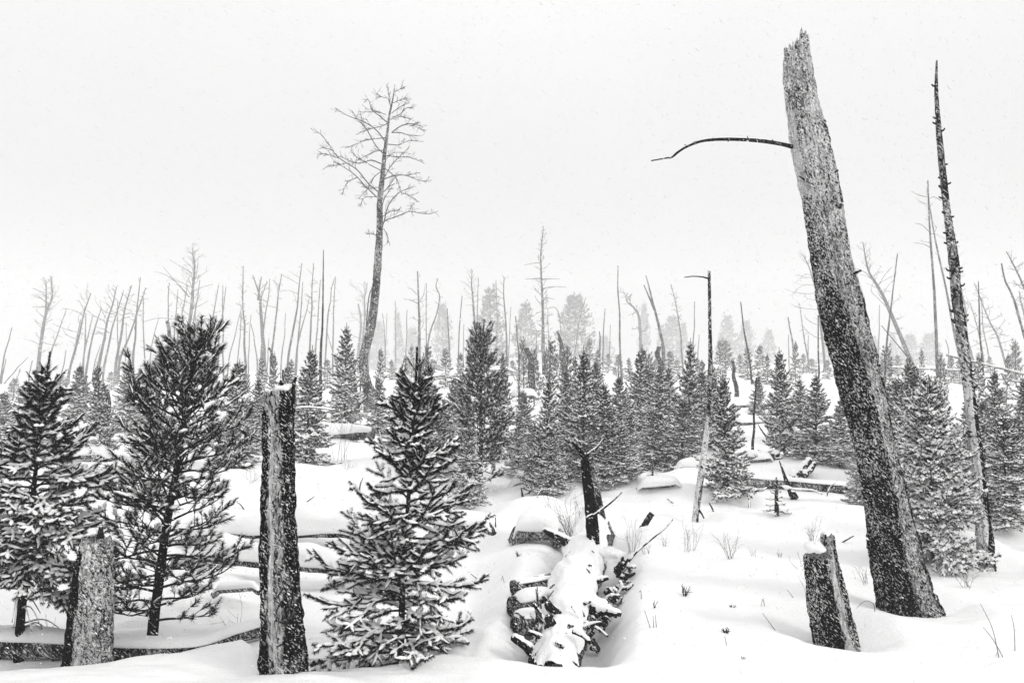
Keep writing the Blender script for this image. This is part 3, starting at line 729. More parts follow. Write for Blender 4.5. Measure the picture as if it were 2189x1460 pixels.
lg('buried log under a snow mound left of the thin bent snag', (1362, 1060), (1458, 1060), 9.2, 9.1, 6, 5.6, 3.2, 15)
lg('small arched log under snow in front of the dense middle spruces', (1350, 966), (1436, 964), 13.5, 13.5, 6, 4.6, 3.0, 16)
lg('snowy log between the slender snag and the right edge', (2098, 952), (2180, 950), 13, 13, 10, 1.8, 2.8, 17)
lg('low log under drifted snow left of the broken trunk', (480, 905), (560, 905), 17, 17, 7, 2, 3, 18)
lg('far buried log in the clearing right of the thin bent snag', (1560, 868), (1640, 868), 22, 22, 3.5, 3, 3, 19)
lg('second buried log in the clearing, nearer the camera than the far one', (1565, 905), (1640, 903), 18, 18, 4, 3, 3, 20)
lg('far log on the open slope behind the narrow dark tree', (920, 803), (1085, 806), 42, 42, 2.4, 2.2, 3, 21)
lg('buried log in the gap right of the narrow dark tree', (1090, 845), (1150, 847), 28, 28, 4, 2.4, 3, 22)
lg('thin snow-lined pole leaning across the far slope at the right edge', (2023, 759), (2240, 812), 30, 28, 2.2, 1.0, .9, 23, cap=True)
lg('long thin log lying on the far crest right of the giant snag', (1880, 784), (2110, 795), 40, 38, 2.2, 1.2, 1.2, 24)
lg('thin dark log crossing the far slope below the leaning pole', (2060, 800), (2240, 824), 34, 31, 2.2, 1.2, 1.0, 25)
lg('faint thin log on the crest just right of the giant snag', (1866, 806), (1922, 812), 40, 40, 1.6, 1, 1, 26)

lg('narrow dark log line in the snow left of the broken trunk foot', (455, 1262), (556, 1256), 5.7, 5.7, 7, 2.2, 1.6, 27)
lg('buried log behind the thick tilted log, right of the big spruce', (930, 1010), (1000, 1012), 11, 11, 7, 2.6, 2.4, 28)
lg('low snow-covered log in front of the tallest middle spruce', (1085, 1040), (1235, 1046), 10.3, 10.2, 7, 2.8, 2.2, 29)
lg('snow-covered log left of the pointed dark spike', (1585, 1000), (1655, 1004), 11.8, 11.7, 7, 2.6, 2.4, 30)
lg('snow shelf log right of the low arched one, behind the thin bent snag', (1440, 1010), (1530, 1012), 11, 11, 7, 2.8, 2.4, 31)
lg('buried log between the leaning spike and the giant snag', (1750, 1000), (1830, 1003), 12, 12, 8, 2.2, 2.2, 32)
lg('snow-capped log at the far right edge beyond the slender snag', (2120, 1165), (2230, 1160), 7.1, 7.0, 13, 2.2, 2.0, 33)
lg('far buried log left of the lone charred stump', (1020, 790), (1100, 792), 55, 55, 2, 2.4, 3, 34)
# ---- the big snow-plastered log with knots, and what leans on it
A_ = [P(1170, 1480, 4.3), P(1200, 1375, 4.75), P(1216, 1300, 5.2), P(1240, 1232, 5.9), P(1262, 1170, 6.9), P(1285, 1110, 8.1)]
def zone_log(cx, sx, U): return 0 * cx * U, 0 * cx * U, 0 * cx * U
ml = thing('fallen_log', 'big knotty log plastered with snow, pointing away from the camera in its trench', 'log', A_[0] - np.array((0, 0, .15)), 'snow-covered fallen logs')
mb = MB(); pth = smooth_path([local(ml, q) for q in A_], 90); tube(mb, pth, np.linspace(.125, .17, 90), 40, 0, .2, 7); mb.build('trunk', [LOGM], ml, smooth=True)
mb = MB(); n = 90; t_, a_, b_ = frames(pth); sd_ = nrm(np.cross(t_, np.array((0, 0, 1.)))); K = 40; tl = np.linspace(0, 1, K)[None]; w0 = .12 + .42 * fbm(np.linspace(0, 9, n), 1, 0, 71, 3); w1 = .3 + .4 * fbm(np.linspace(0, 9, n), 5, 0, 72, 3)
th = w0[:, None] + (PI + w1[:, None] - w0[:, None]) * tl
s_ = np.linspace(0, 3.6, n); lump = 1 + .15 * fbm(s_[:, None] * 3.6, th * 1.7, 0, 61, 4) + .06 * fbm(s_[:, None] * 14, th * 5, 0, 62, 3); rr_ = np.linspace(.122, .172, n)
V = (pth + np.array((0, 0, .012)))[:, None] + sd_[:, None] * (rr_[:, None] * 1.10 * np.cos(th) * lump)[..., None] + np.array((0, 0, 1.)) * (rr_[:, None] * 1.14 * np.sin(th) * lump)[..., None]
# edge of the plastered snow wavers
mb.add(V, ring_faces(n, K)[np.tile(np.arange(K) < K - 1, n - 1)]); mb.build('snow_cap', [SNOW], ml, smooth=True)
def knot(a, b, D, r, snow=.7, nm='branch_stub', mat=None, dz=.06, r1=.6):
    q0, q1 = P(*a, D + dz), P(*b, D)
    return branch_part(ml, [q0, (q0 * .5 + q1 * .5) + np.array((.004, 0, .006)), q1], r, r * r1, nm, mat or DPOLE, snow, int(a[0]))
knot((1236, 1228), (1230, 1208), 5.75, .035, .6); knot((1226, 1270), (1219, 1252), 5.2, .028, .6)
knot((1178, 1350), (1172, 1318), 4.62, .045, .3, r1=.5); knot((1196, 1330), (1168, 1290), 4.75, .05, .5, r1=.35)
knot((1210, 1300), (1206, 1288), 4.9, .022, .6); knot((1262, 1215), (1252, 1200), 5.9, .018, 1)
knot((1262, 1300), (1328, 1313), 5.0, .045, 1.0, r1=.3); knot((1258, 1285), (1300, 1290), 5.15, .03, 1.1, r1=.3)
knot((1140, 1396), (1096, 1362), 4.5, .03, .8, r1=.7); knot((1225, 1348), (1262, 1372), 4.5, .016, 1.0); knot((1200, 1385), (1190, 1374), 4.42, .02, 1)
knot((1226, 1168), (1162, 1133), 6.6, .05, .8, r1=.45); knot((1200, 1155), (1180, 1143), 6.6, .03, .9)
branch_part(ml, PD(4.75, (1222, 1295), (1240, 1325), (1250, 1360), (1256, 1370)), .006, .004, 'branch', None, 1.3)
for (a, b, D_, r_, sn_) in [((1160, 1330), (1140, 1290), 4.7, .018, .8), ((1230, 1300), (1262, 1285), 5.0, .02, 1), ((1255, 1250), (1300, 1235), 5.6, .03, 1), ((1200, 1262), (1178, 1250), 5.4, .022, .8),
        ((1242, 1345), (1285, 1330), 4.7, .018, .9), ((1245, 1375), (1270, 1350), 4.6, .022, .3), ((1250, 1330), (1300, 1360), 4.75, .012, .9), ((1180, 1300), (1160, 1275), 4.9, .02, .5), ((1165, 1370), (1130, 1350), 4.55, .02, .9), ((1190, 1275), (1205, 1250), 5.25, .016, .3)]:
    knot(a, b, D_, r_, sn_, r1=.45)
# root mass on its right side
rng = np.random.default_rng(9)
for i in range(36):
    f_ = rng.random(); x, y = 1245 + 80 * f_ + 25 * rng.random(), 1345 - 165 * f_ + 35 * rng.random(); D = 4.85 + 1.3 * f_ + .15 * rng.random(); l = 12 + 26 * rng.random(); a = rng.normal(-.2, .9)
    q0, q1 = P(x, y, D), P(x + l * math.cos(a), y + l * math.sin(a), D - .1 * rng.random())
    branch_part(ml, [q0, (q0 + q1) / 2 + rng.normal(0, .01, 3), q1], .012 + .022 * rng.random(), .008, 'root', DPOLE, rng.choice([0, .9, 1.1]), i)
snow_lump(ml, local(ml, P(1302, 1186, 6.1)), .10, .12, .05, seed=9); 

ls = thing('leaning_snag', 'forked charred snag standing on the big knotty log, one arm to each side', 'dead tree', P(1268, 1195, 6.3), None)
branch_part(ls, PD(6.3, (1265, 1200), (1268, 1150), (1264, 1100), (1258, 1050), (1254, 1015), (1250, 985)), .058, .032, 'trunk', BARK2, 0, 3)
branch_part(ls, PD(6.3, (1250, 990), (1243, 968), (1232, 955), (1222, 944)), .026, .008, 'branch', BARK2, .35, 4)
branch_part(ls, PD(6.3, (1250, 992), (1258, 972), (1275, 958), (1291, 938)), .018, .007, 'branch', None, .7, 5)
branch_part(ls, PD(6.22, (1265, 1105), (1285, 1090), (1308, 1072), (1329, 1052)), .012, .006, 'branch', None, .8, 6)
branch_part(ls, PD(6.22, (1268, 1100), (1256, 1107), (1262, 1110)), .012, .012, 'branch_stub', None, .8, 6)
sl = thing('leaning_slab', 'grey split slab of trunk leaning behind the forked charred snag', 'dead wood', P(1290, 1135, 7.4))
mb = MB(); q = [local(sl, p) for p in PD(7.3, (1250, 1018), (1264, 1012), (1276, 1030), (1298, 1135), (1262, 1150))]; q = np.array(q); q2 = q + np.array((.02, .09, 0))
mb.add(np.vstack([q, q2]), np.array([[0, 1, 2], [0, 2, 4], [2, 3, 4], [5, 7, 6], [5, 9, 7], [7, 9, 8]])); mb.add(np.vstack([q, q2]), np.array([[i, (i + 1) % 5, 5 + (i + 1) % 5, 5 + i] for i in range(5)])[:, ::-1])
mb.build('slab', [LOGM], sl)
def simple_stick(name, label, cat, pts, r0, r1, mat=None, snow=.8, group=None, seed=3):
    root = thing(name, label, cat, pts[0], group)
    branch_part(root, pts, r0, r1, 'stem', mat, snow, seed); return root
simple_stick('dead_branch', 'long curved stick jutting up right of the knotty log roots', 'branch', PD(6.0, (1343, 1200), (1362, 1178), (1395, 1150), (1420, 1130), (1438, 1110)), .011, .005, None, 1.0)
simple_stick('dead_branch', 'stout charred stub poking out of the snow right of the forked snag', 'branch', PD(7.6, (1364, 1140), (1378, 1122), (1389, 1104), (1394, 1097)), .030, .028, DPOLE, .5)
simple_stick('dead_branch', 'short fat stub lying at the foot of the stout charred stub', 'branch', PD(7.5, (1372, 1133), (1388, 1134)), .02, .015, DPOLE, .8)
simple_stick('dead_branch', 'pointed dark spike leaning beside the tiny seedling', 'branch', [P(1699, 1066, 9.4), P(1684, 1035, 9.5), P(1666, 985, 9.6)], .05, .006, DPOLE, .5)
simple_stick('dead_branch', 'thick broken limb end sticking up behind the straight right hand log', 'branch', PD(11, (1690, 1028), (1712, 1008), (1734, 984)), .075, .055, DPOLE, .9)
simple_stick('dead_branch', 'smaller curved limb end beside the thick broken limb', 'branch', PD(10.9, (1716, 1018), (1732, 1006), (1742, 990)), .045, .03, DPOLE, .9)
simple_stick('dead_branch', 'snow-lined curved branch in front of the straight right hand log', 'branch', PD(9.3, (1668, 1040), (1700, 1046), (1735, 1048), (1758, 1056)), .014, .006, None, 1.4)
simple_stick('dead_branch', 'thin snowy branch sloping left of the tiny seedling', 'branch', PD(9, (1607, 1068), (1625, 1050), (1640, 1042)), .010, .006, None, 1.4)
simple_stick('dead_branch', 'little upright peg in the snow left of the bare bush', 'branch', PD(8.6, (1117, 1062), (1116, 1052), (1114, 1042)), .014, .006, DPOLE, .3)
simple_stick('dead_branch', 'thin curved twig standing right of the thin bent snag foot', 'branch', PD(8.2, (1528, 1112), (1524, 1090), (1516, 1075)), .011, .006, DPOLE, .5)
simple_stick('dead_branch', 'dark splinter lying at the left side of the giant snag', 'branch', PD(7.7, (1788, 1112), (1806, 1120), (1824, 1124)), .016, .004, DPOLE, .4)
simple_stick('dead_branch', 'tiny dark wedge poking out in front of the knotty log', 'branch', PD(4.32, (1138, 1425), (1136, 1410), (1133, 1398)), .03, .006, DPOLE, .6)
simple_stick('dead_branch', 'straight snowy stick rising right out of the near pine', 'branch', PD(9, (480, 870), (510, 848), (543, 822)), .010, .005, None, .9)
simple_stick('broken_stub', 'dark broken trunk end between the two right hand spruces', 'dead wood', PD(11.8, (1663, 990), (1656, 968)), .085, .07, BARK2, .9)
simple_stick('dead_tree', 'snow-lined trunk leaning left through the spruces behind the clearing', 'dead tree', [P(1726, 985, 12.3), P(1700, 925, 12.5), P(1646, 842, 12.9)], .075, .03, POLE, .9)
# split logs left of the knotty log
def block(label, a, b, D, Db, r, seed):
    fallen_log(label, [P(*a, D), P(*b, Db)], r, 1.05, .8, seed, LOGM, 'snow-covered fallen logs', r_end=r * .9)
block('upper charred split log left of the knotty log', (1096, 1258), (1196, 1238), 5.45, 5.6, .055, 41)
block('lower charred split log stacked under the upper one', (1098, 1305), (1186, 1280), 5.15, 5.35, .085, 42)
block('thick charred log end below the stacked split logs', (1104, 1335), (1165, 1330), 4.98, 5.1, .075, 43)

# ---- bare bushes and stalks
def shrub(label, px, py, hpx, wpx, n, seed, mat=TWIG, r=.0022, group='bare bushes in the snow', lean=0):
    g = G(px, py); D = g[1]; k = D / F; rng = np.random.default_rng(seed); p0, p1, ra, rb = [], [], [], []
    def grow(p, d, l, r_, lev):
        m = 4
        for j in range(m):
            d = nrm(d + rng.normal(0, .10, 3) + np.array((0, 0, .05))); q = p + d * l / m; p0.append(p); p1.append(q); ra.append(r_ * (1 - .15 * j)); rb.append(r_ * (.85 - .15 * j)); p = q
            if lev < 2 and rng.random() < .75 and j: grow(p, nrm(d + rng.normal(0, .5, 3)), l * (.3 + .25 * rng.random()), r_ * .6, lev + 1)
    for i in range(n):
        a = rng.random() * 2 * PI; s = rng.random() ** .7 * wpx / hpx
        grow(np.array((rng.normal(0, .12 * wpx * k), rng.normal(0, .12 * wpx * k), -.02)), nrm(np.array((s * math.cos(a) * .9 + lean, s * math.sin(a) * .6, 1))), hpx * k * (.6 + .5 * rng.random()), r, 0)
    mb = MB(); prisms(mb, p0, p1, ra, rb, 3); o = mb.build('bare_bush', [mat]); o.location = Vector(g); tag(o, label, 'bush', group)
for i, a in enumerate([('wide bare bush standing behind the broken log block', 1222, 1160, 90, 75, 16), ('tall bare sprig pair at the left edge of the wide bare bush', 1172, 1125, 66, 22, 3), ('tangled low bush under the broken log block', 1190, 1168, 34, 75, 9),
        ('dark bare bush at the roots of the knotty log', 1352, 1180, 66, 36, 9), ('feathery bush right of the long curved stick', 1475, 1180, 52, 40, 9), ('small pale bush left of the feathery bush', 1420, 1168, 26, 14, 6),
        ('low pale tuft right of the long curved stick foot', 1384, 1186, 24, 26, 7), ('leaning feathery bush right of the largest small one', 1562, 1195, 54, 34, 10), ('tiny sprig pair right of the leaning feathery bush', 1615, 1190, 20, 16, 3), ('low sprig left of the charred right stump', 1668, 1192, 18, 20, 5),
        ('thin bush arching behind the top of the charred right stump', 1738, 1166, 46, 40, 12), ('pale bush between the charred stump and the giant snag', 1848, 1250, 40, 34, 7), ('small spiky bush right of the giant snag', 2068, 1256, 36, 34, 8),
        ('pale twigs against the left side of the charred right stump', 1726, 1275, 40, 26, 5), ('arching twigs left of the charred right stump top', 1716, 1215, 40, 60, 6), ('tall bare sapling twigs beyond the shelf log', 728, 985, 85, 60, 8),
        ('bare sapling in the gap left of the near pine', 270, 965, 95, 40, 4), ('little grass tuft in front of the bare sapling twigs', 745, 1003, 18, 30, 8), ('pale tufts left of the broken trunk', 540, 1030, 26, 44, 12), ('forked twig standing behind the long snow-capped log', 108, 1350, 46, 26, 2), ('thin forked weed right of the near pine foot', 500, 1355, 62, 40, 3)]):
    shrub(*a, seed=i, r=.0024 if a[1] in (728, 270, 1222) else .0017, mat=STRAW if 'pale' in a[0] or 'tuft' in a[0] else TWIG)
def stalk(label, pts, r=.0022, mat=TWIG):
    g = G(*pts[0]); D = g[1]; w = [P(x, y, D) for x, y in pts]; w[0] = w[0] - np.array((0, 0, .03))
    mb = MB(); p = smooth_path([q - g for q in w], 14); tube(mb, p, np.linspace(r, r * .5, 14), 4); o = mb.build('dry_stalk', [mat]); o.location = Vector(g); tag(o, label, 'stalk', 'dry stalks in the open snow')
for l, p in [('tall stalk at the lower right leaning left', [(2138, 1408), (2122, 1345), (2096, 1290)]), ('short stalk crossing the tall one at the lower right', [(2152, 1407), (2125, 1370), (2102, 1340)]), ('straight stalk nearest the lower right edge', [(2170, 1394), (2168, 1345), (2162, 1314)]),
        ('tiny side stalk at the foot of the tall right one', [(2122, 1404), (2132, 1394)]), ('slanted straw left of the charred right stump', [(1669, 1352), (1630, 1310)]), ('bent straw drooping left of the giant snag foot', [(1870, 1308), (1868, 1292), (1850, 1284), (1830, 1300)]),
        ('left straw of the thin trio near the centre right', [(1394, 1342), (1378, 1305)]), ('middle straw of the thin trio near the centre right', [(1398, 1342), (1396, 1316)]), ('right straw of the thin trio near the centre right', [(1404, 1341), (1401, 1314)]),
        ('left leg of the small folded straw left of the stacked split logs', [(1070, 1244), (1074, 1230)]), ('right leg of the folded straw left of the stacked split logs', [(1080, 1244), (1074, 1230)]), ('hooked straw above the dark peg near the centre right', [(1371, 1284), (1370, 1263), (1366, 1266)]),
        ('slanted straw between the charred stump and the snow bushes', [(1704, 1278), (1683, 1260)]), ('folded straw beyond the centre right trio', [(1636, 1295), (1631, 1280), (1627, 1296)]), ('thin straw under the leafy tuft near the bottom', [(1556, 1380), (1549, 1358)])]:
    stalk(l, p)
for l, x, y, h, w_, n in [('dark upright peg near the centre right trio', 1399, 1299, 18, 3, 3), ('small dark leafy tuft near the bottom centre right', 1550, 1352, 14, 16, 14), ('dark spiky tuft beyond the centre right peg', 1466, 1274, 26, 16, 9), ('small round dark tuft right of the spiky one', 1569, 1297, 8, 9, 12), ('tiny dark wisp nearest the bottom right of centre', 1589, 1408, 9, 6, 6), ('small dark tuft near the knotty log left bank', 1106, 1190, 12, 5, 6)]:
    shrub(l, x, y, h, w_, n, seed=n + x, r=.004, group='dark tufts in the open snow')

# ================================================================== living young trees
rng = np.random.default_rng(17)
# ---- big snowy spruce, near
D = 4.45; HB = GD(858, D); hz = float(P(870, 742, D)[2] - HB[2])
def shiftA(z): return np.array((.075 * (z / 1.7) - .01 * math.sin(z * 3), 0, 0))
sg = spruce_segs(rng, hz, .57, 99, .105, start=.03, leader=.12, spacing=.046, nr=.0235, twl=.44, bot_el=2, top_el=60, gap=.14, prof=[1.0, 1.0, .95, .95, .98, .66, .50, .38, .40, .22])
build_conifer('spruce_tree', 'big near spruce heaped with snow, right of the tall broken trunk', 'spruce tree', HB, sg, [shiftA(z) + np.array((0, 0, z)) for z in np.linspace(-.1, hz * .95, 8)], (.022, .003), NEEDLE, rng, True, 130, 1.2, .085, 50, .9, .62, .68, shiftA, 'near young spruces')
# ---- spruce at the left edge
D = 4.75; HB = GD(48, D); hz = float(P(108, 752, D)[2] - HB[2])
def shiftB(z): return np.array((.16 * (z / 1.8) ** 1.3, 0, 0))
sg = spruce_segs(rng, hz, .50, 99, .10, start=.28, leader=.10, spacing=.036, nr=.025, twl=.42, bot_el=-14, top_el=58, gap=.1, prof=[.85, 1.0, 1.05, 1.0, .9, .68, .48, .36, .3, .2])
t_ = build_conifer('spruce_tree', 'spruce at the left edge with drooping snowy boughs and a bare lower stem', 'spruce tree', HB, sg, [shiftB(max(z, 0)) + np.array((0, 0, z)) for z in np.linspace(-.1, hz * .95, 8)], (.030, .003), NEEDLE, rng, True, 130, 1.2, .085, 50, .85, .62, .68, shiftB, 'near young spruces', trunk_mat=BARK2)
for i in range(16):
    a = rng.random() * 2 * PI; z = .12 + .45 * rng.random(); l = .15 + .14 * rng.random(); q = np.array(HB) + np.array((.01, 0, z))
    branch_part(t_, [q, q + np.array((math.cos(a) * l * .5, math.sin(a) * l * .5, .01)), q + np.array((math.cos(a) * l, math.sin(a) * l, -.10))], .005, .002, 'dead_branch', None, .8, i)
# ---- near pine
D = 5.0; HB = GD(328, D); hz = float(P(438, 705, D)[2] - HB[2])
def shiftC(z):
    u = z / hz; return np.array((np.interp(u, [0, .36, .62, .85, 1], [0, .085, .17, .23, .32]), 0, 0))
pg = pine_segs(rng, hz, .52, 99, start=.08, nr=.040, tuft=.06, spacing=.036, prof=[.8, .95, 1, 1, 1, .9, .75, .55, .42, .35], el1=60, leaders=((-.33, .62, .90), (-.16, .72, .93), (.17, .75, .93)))
tpts = [shiftC(z) + np.array((0, 0, z)) for z in np.linspace(-.1, hz * .98, 9)]
build_conifer('pine_tree', 'near young pine with bushy upper tufts and an open lower trunk', 'pine tree', HB, pg, tpts, (.036, .008), PNEEDLE, rng, True, 62, 1.15, .05, 52, .9, .42, .48, shiftC, 'near young pines', trunk_mat=BARK2, twig_r=.005, upskew=.25)

# ---- templates for the middle distance (built once, then copied)
def template(kind, seed, Ht, Rd, nb, **k):
    r_ = np.random.default_rng(seed); zero = lambda z: np.zeros(3)
    if kind == 'spruce':
        sg = spruce_segs(r_, Ht, Rd, nb, k.get('tw', .11), start=.03, spacing=k.get('sp', .062), nr=k.get('nr', .040), twl=.42, bot_el=k.get('bot', -6), top_el=60, shape=k.get('shape', .8), gap=.12, sub=k.get('sub', True))
        return build_conifer('spruce_tree', '', 'spruce tree', (0, 0, 0), sg, [(0, 0, -.4), (.01, 0, Ht * .5), (0, 0, Ht * .98)], (.035, .006), NEEDLE, r_, False, k.get('nn', 30), 1.15, k.get('nw', .14), 50, k.get('snow', .9), .85, .80, zero, stations=3)
    pg = pine_segs(r_, Ht, Rd, nb, start=k.get('start', .08), nr=k.get('nr', .065), tuft=k.get('tuft', .10), spacing=k.get('sp', .07), shape=k.get('shape', .5), el0=k.get('el0', 10), el1=62, prof=k.get('prof'))
    return build_conifer('pine_tree', '', 'pine tree', (0, 0, 0), pg, [(0, 0, -.4), (.02, 0, Ht * .5), (0, 0, Ht * .97)], (.05, .01), PNEEDLE, r_, False, k.get('nn', 50), 1.2, k.get('nw', .08), 52, k.get('snow', .35), .35, .42, zero, stations=3, twig_r=.006, upskew=.2)
TS = [template('spruce', 101, 2.2, .62, 150), template('spruce', 102, 2.2, .55, 150, shape=.7), template('spruce', 103, 2.2, .75, 150, snow=.95, shape=.6), template('spruce', 104, 2.2, .60, 130, snow=.78, bot=4), template('spruce', 105, 2.2, .58, 140, snow=1.0)]
TB = template('spruce', 106, 2.2, .95, 210, shape=.55, snow=.95, nn=13)
TQ = template('pine', 110, 2.4, .50, 120, snow=.75, prof=[.85, 1.05, 1.1, 1.0, .85, .62, .42, .30, .22])
TF = [template('spruce', 201, 2.2, .62, 56, tw=.16, sp=.12, nr=.075, nn=26, nw=.17, sub=False), template('spruce', 202, 2.2, .7, 50, tw=.16, sp=.12, nr=.075, nn=26, nw=.17, sub=False, snow=.95, shape=.6), template('pine', 203, 2.4, .6, 60, nr=.085, nn=30, nw=.10, snow=.9, prof=[1, 1.05, .95, .75, .5, .35, .2])]
TSEED = template('spruce', 301, .42, .15, 26, tw=.05, sp=.035, nr=.014, nn=22, nw=.07, snow=1.0)
used = set()
SIZES = {}
for t in TS + TF: SIZES[t.name] = None
def put(tpl, label, px, base, top, hw, group, lean=None, hR=(2.2, .66), D=None, rz=None):
    """stand a copy of a template where the photograph shows a tree"""
    g = GD(px, D) if D else G(px, base)
    D_ = g[1]; Hn = (float(P(px, top, D_)[2]) - g[2]); k = D_ / F; hw = hw * (1.08 if tpl in TS else 1)
    sz = Hn / hR[0]; sx = hw * k / hR[1]; r_ = np.random.default_rng(int(px * 7 + top))
    rot = r_.random() * 2 * PI if rz is None else rz; lean = r_.normal(.015, .045) if lean is None else lean
    if tpl.name not in used:
        used.add(tpl.name); o = tpl; o.location = Vector(g); o.scale = (sx, sx, sz); o.rotation_euler = (0, lean, rot); o['label'] = label; o['group'] = group
    else: o = tree_copy(tpl, label, g, rot, sx, sz, group, (0, lean))
    return o
MG = 'young spruces in the middle distance'
for i, (t, l, px, b, tp, hw) in enumerate([
    (0, 'spruce behind the broken trunk, its right side showing', 655, 990, 738, 66), (1, 'tall dense spruce between the straight black pole and the big branching dead tree', 737, 908, 690, 46),
    (3, 'spruce just behind the right shoulder of the big near spruce', 912, 1010, 770, 62), (4, 'small pale spruce left of the narrow dark pine', 962, 960, 800, 34), (1, 'spruce directly behind the tip of the big near spruce', 862, 960, 790, 48),
    (2, 'small snow-heavy spruce in front of the narrow dark pine', 1003, 1080, 905, 46), (0, 'spruce close behind the right side of the narrow dark pine', 1075, 985, 775, 44), (4, 'small pale spruce two trees right of the narrow dark pine', 1108, 1018, 880, 34),
    (3, 'slim spruce left of the tallest middle spruce', 1165, 1050, 800, 50), (2, 'low spruce in front of the slim one, tips touching the snow', 1180, 1058, 930, 44), (0, 'tallest dense spruce in the middle of the picture', 1246, 1020, 738, 62), (1, 'spruce pressed against the right side of the tallest middle spruce', 1300, 1010, 812, 52),
    (4, 'low snowy spruce right of the forked charred snag', 1330, 1030, 905, 48), (3, 'pointed spruce behind the low snowy one', 1358, 940, 735, 50), (2, 'broad spruce left of the thin bent snag, behind', 1412, 985, 790, 58), (0, 'dark spruce leaning over the drift left of the thin bent snag', 1455, 1000, 850, 62),
    (1, 'tall pointed spruce just left of the thin bent snag', 1470, 960, 722, 42), (0, 'large spruce just right of the thin bent snag', 1556, 1058, 795, 66), (4, 'slim pale spruce behind the large one right of the thin bent snag', 1530, 960, 770, 36), (3, 'lone pointed spruce right of the clearing', 1678, 972, 742, 50),
    (1, 'spruce between the clearing spruce and the giant snag', 1742, 985, 795, 52), (4, 'snowy spruce touching the left side of the giant snag', 1795, 1000, 845, 46), (2, 'low spruce hidden at the left edge of the giant snag', 1842, 1080, 945, 40),
    (0, 'spruce behind the slender right snag, upper left of it', 1962, 1010, 765, 80), (3, 'pointed spruce right of the slender snag', 2128, 985, 785, 50), (2, 'bushy spruce low at the right edge', 2150, 1120, 880, 80), (1, 'narrow spruce at the right edge, cut by the frame', 2188, 1010, 800, 42),
    (4, 'spruce half hidden behind the tip of the left edge spruce', 60, 960, 812, 55), (0, 'dark spruce right of the left edge spruce', 166, 915, 775, 42), (3, 'spruce with a clear stem left of the near pine', 215, 985, 772, 44), (1, 'pale spruce touching the left side of the near pine', 272, 920, 768, 40),
    (0, 'dark spruce deep between the narrow dark pine and the slim spruce', 1128, 955, 830, 44), (3, 'spruce tucked in behind the slim spruce, left of the tallest middle one', 1205, 965, 783, 46), (1, 'spruce tip showing between the tallest middle spruce and its right neighbour', 1275, 930, 766, 42),
    (0, 'dark spruce filling the gap left of the pointed middle spruce', 1328, 950, 798, 48), (4, 'snow-flecked spruce right of the pointed middle spruce', 1388, 945, 783, 46), (3, 'spruce showing between the broad spruce and the tall pointed one', 1436, 930, 778, 42),
    (1, 'spruce behind the large one, its tip right of the thin bent snag', 1500, 935, 788, 44), (0, 'spruce low beside the tallest middle spruce, right foot', 1268, 1035, 890, 46), (3, 'low spruce in the dark group, left of the low snowy one', 1312, 1032, 868, 44),
    (2, 'spruce at the left shoulder of the widest spruce', 1915, 1040, 800, 62), (4, 'snowy spruce at the right shoulder of the widest spruce', 2075, 1050, 830, 60), (0, 'dark spruce between the slender snag and the right edge spruces', 2100, 1010, 850, 50), (1, 'spruce behind the clearing spruce, on its right', 1712, 945, 805, 40),
    (3, 'spruce between the big near spruce and the narrow dark pine, lower one', 948, 1005, 850, 40), (0, 'dark spruce left of the big near spruce, behind its shoulder', 808, 930, 800, 36), (2, 'spruce low at the far left edge', 8, 960, 835, 45), (1, 'spruce between the pale spruce and the near pine top', 300, 900, 790, 36),
    (2, 'bushy spruce low between the snowy charred-snag spruce and the drift', 1352, 1005, 880, 46), (0, 'short dark spruce below the broad spruce left of the thin bent snag', 1400, 1000, 870, 44), (2, 'bushy spruce low behind the seedling of the middle drift', 1215, 1010, 860, 46),
    (3, 'slanting spruce just behind the giant snag on its right', 1890, 1000, 815, 46), (1, 'spruce in the gap right of the lone pointed spruce, smaller', 1620, 900, 800, 26), (2, 'bushy spruce low left of the slim spruce', 1140, 1035, 905, 40),
    (0, 'spruce right of the pale small spruce, beyond the big near spruce', 985, 930, 800, 36), (4, 'pale spruce low at the right edge behind the bushy one', 2180, 1060, 880, 52),
    (2, 'spruce hidden behind the near pine, right half showing', 500, 1000, 765, 62), (4, 'spruce behind the near pine on its left', 330, 990, 830, 55), (1, 'small spruce between the near pine and the broken trunk', 548, 965, 800, 36), (3, 'spruce far behind the broken trunk top', 612, 930, 775, 40)]):
    put(TS[t], l, px, b, tp, hw, MG, hR=(2.2, [.66, .60, .80, .65, .63][t]))
put(TB, 'widest spruce, filling the space between the giant snag and the slender right snag', 1995, 1195, 800, 122, MG, hR=(2.2, 1.02))
put(TQ, 'narrow dark pine rising above its neighbours left of centre', 1027, 1048, 700, 62, 'young pines in the middle distance', hR=(2.4, .54), lean=0)
put(TSEED, 'tiny seedling alone in the snow before the straight right hand log', 1661, 1103, 1020, 30, 'spruce seedlings', hR=(.42, .16))
put(TSEED, 'tiny snowy seedling between the split logs and the knotty log', 1146, 1345, 1255, 26, 'spruce seedlings', hR=(.42, .16), D=4.75)
put(TSEED, 'small seedling left of the tallest middle spruces, by itself', 1395, 1020, 985, 14, 'spruce seedlings', hR=(.42, .16))
put(TSEED, 'snowy seedling in the open far gap right of the narrow dark pine', 1110, 878, 815, 18, 'spruce seedlings', hR=(.42, .16))

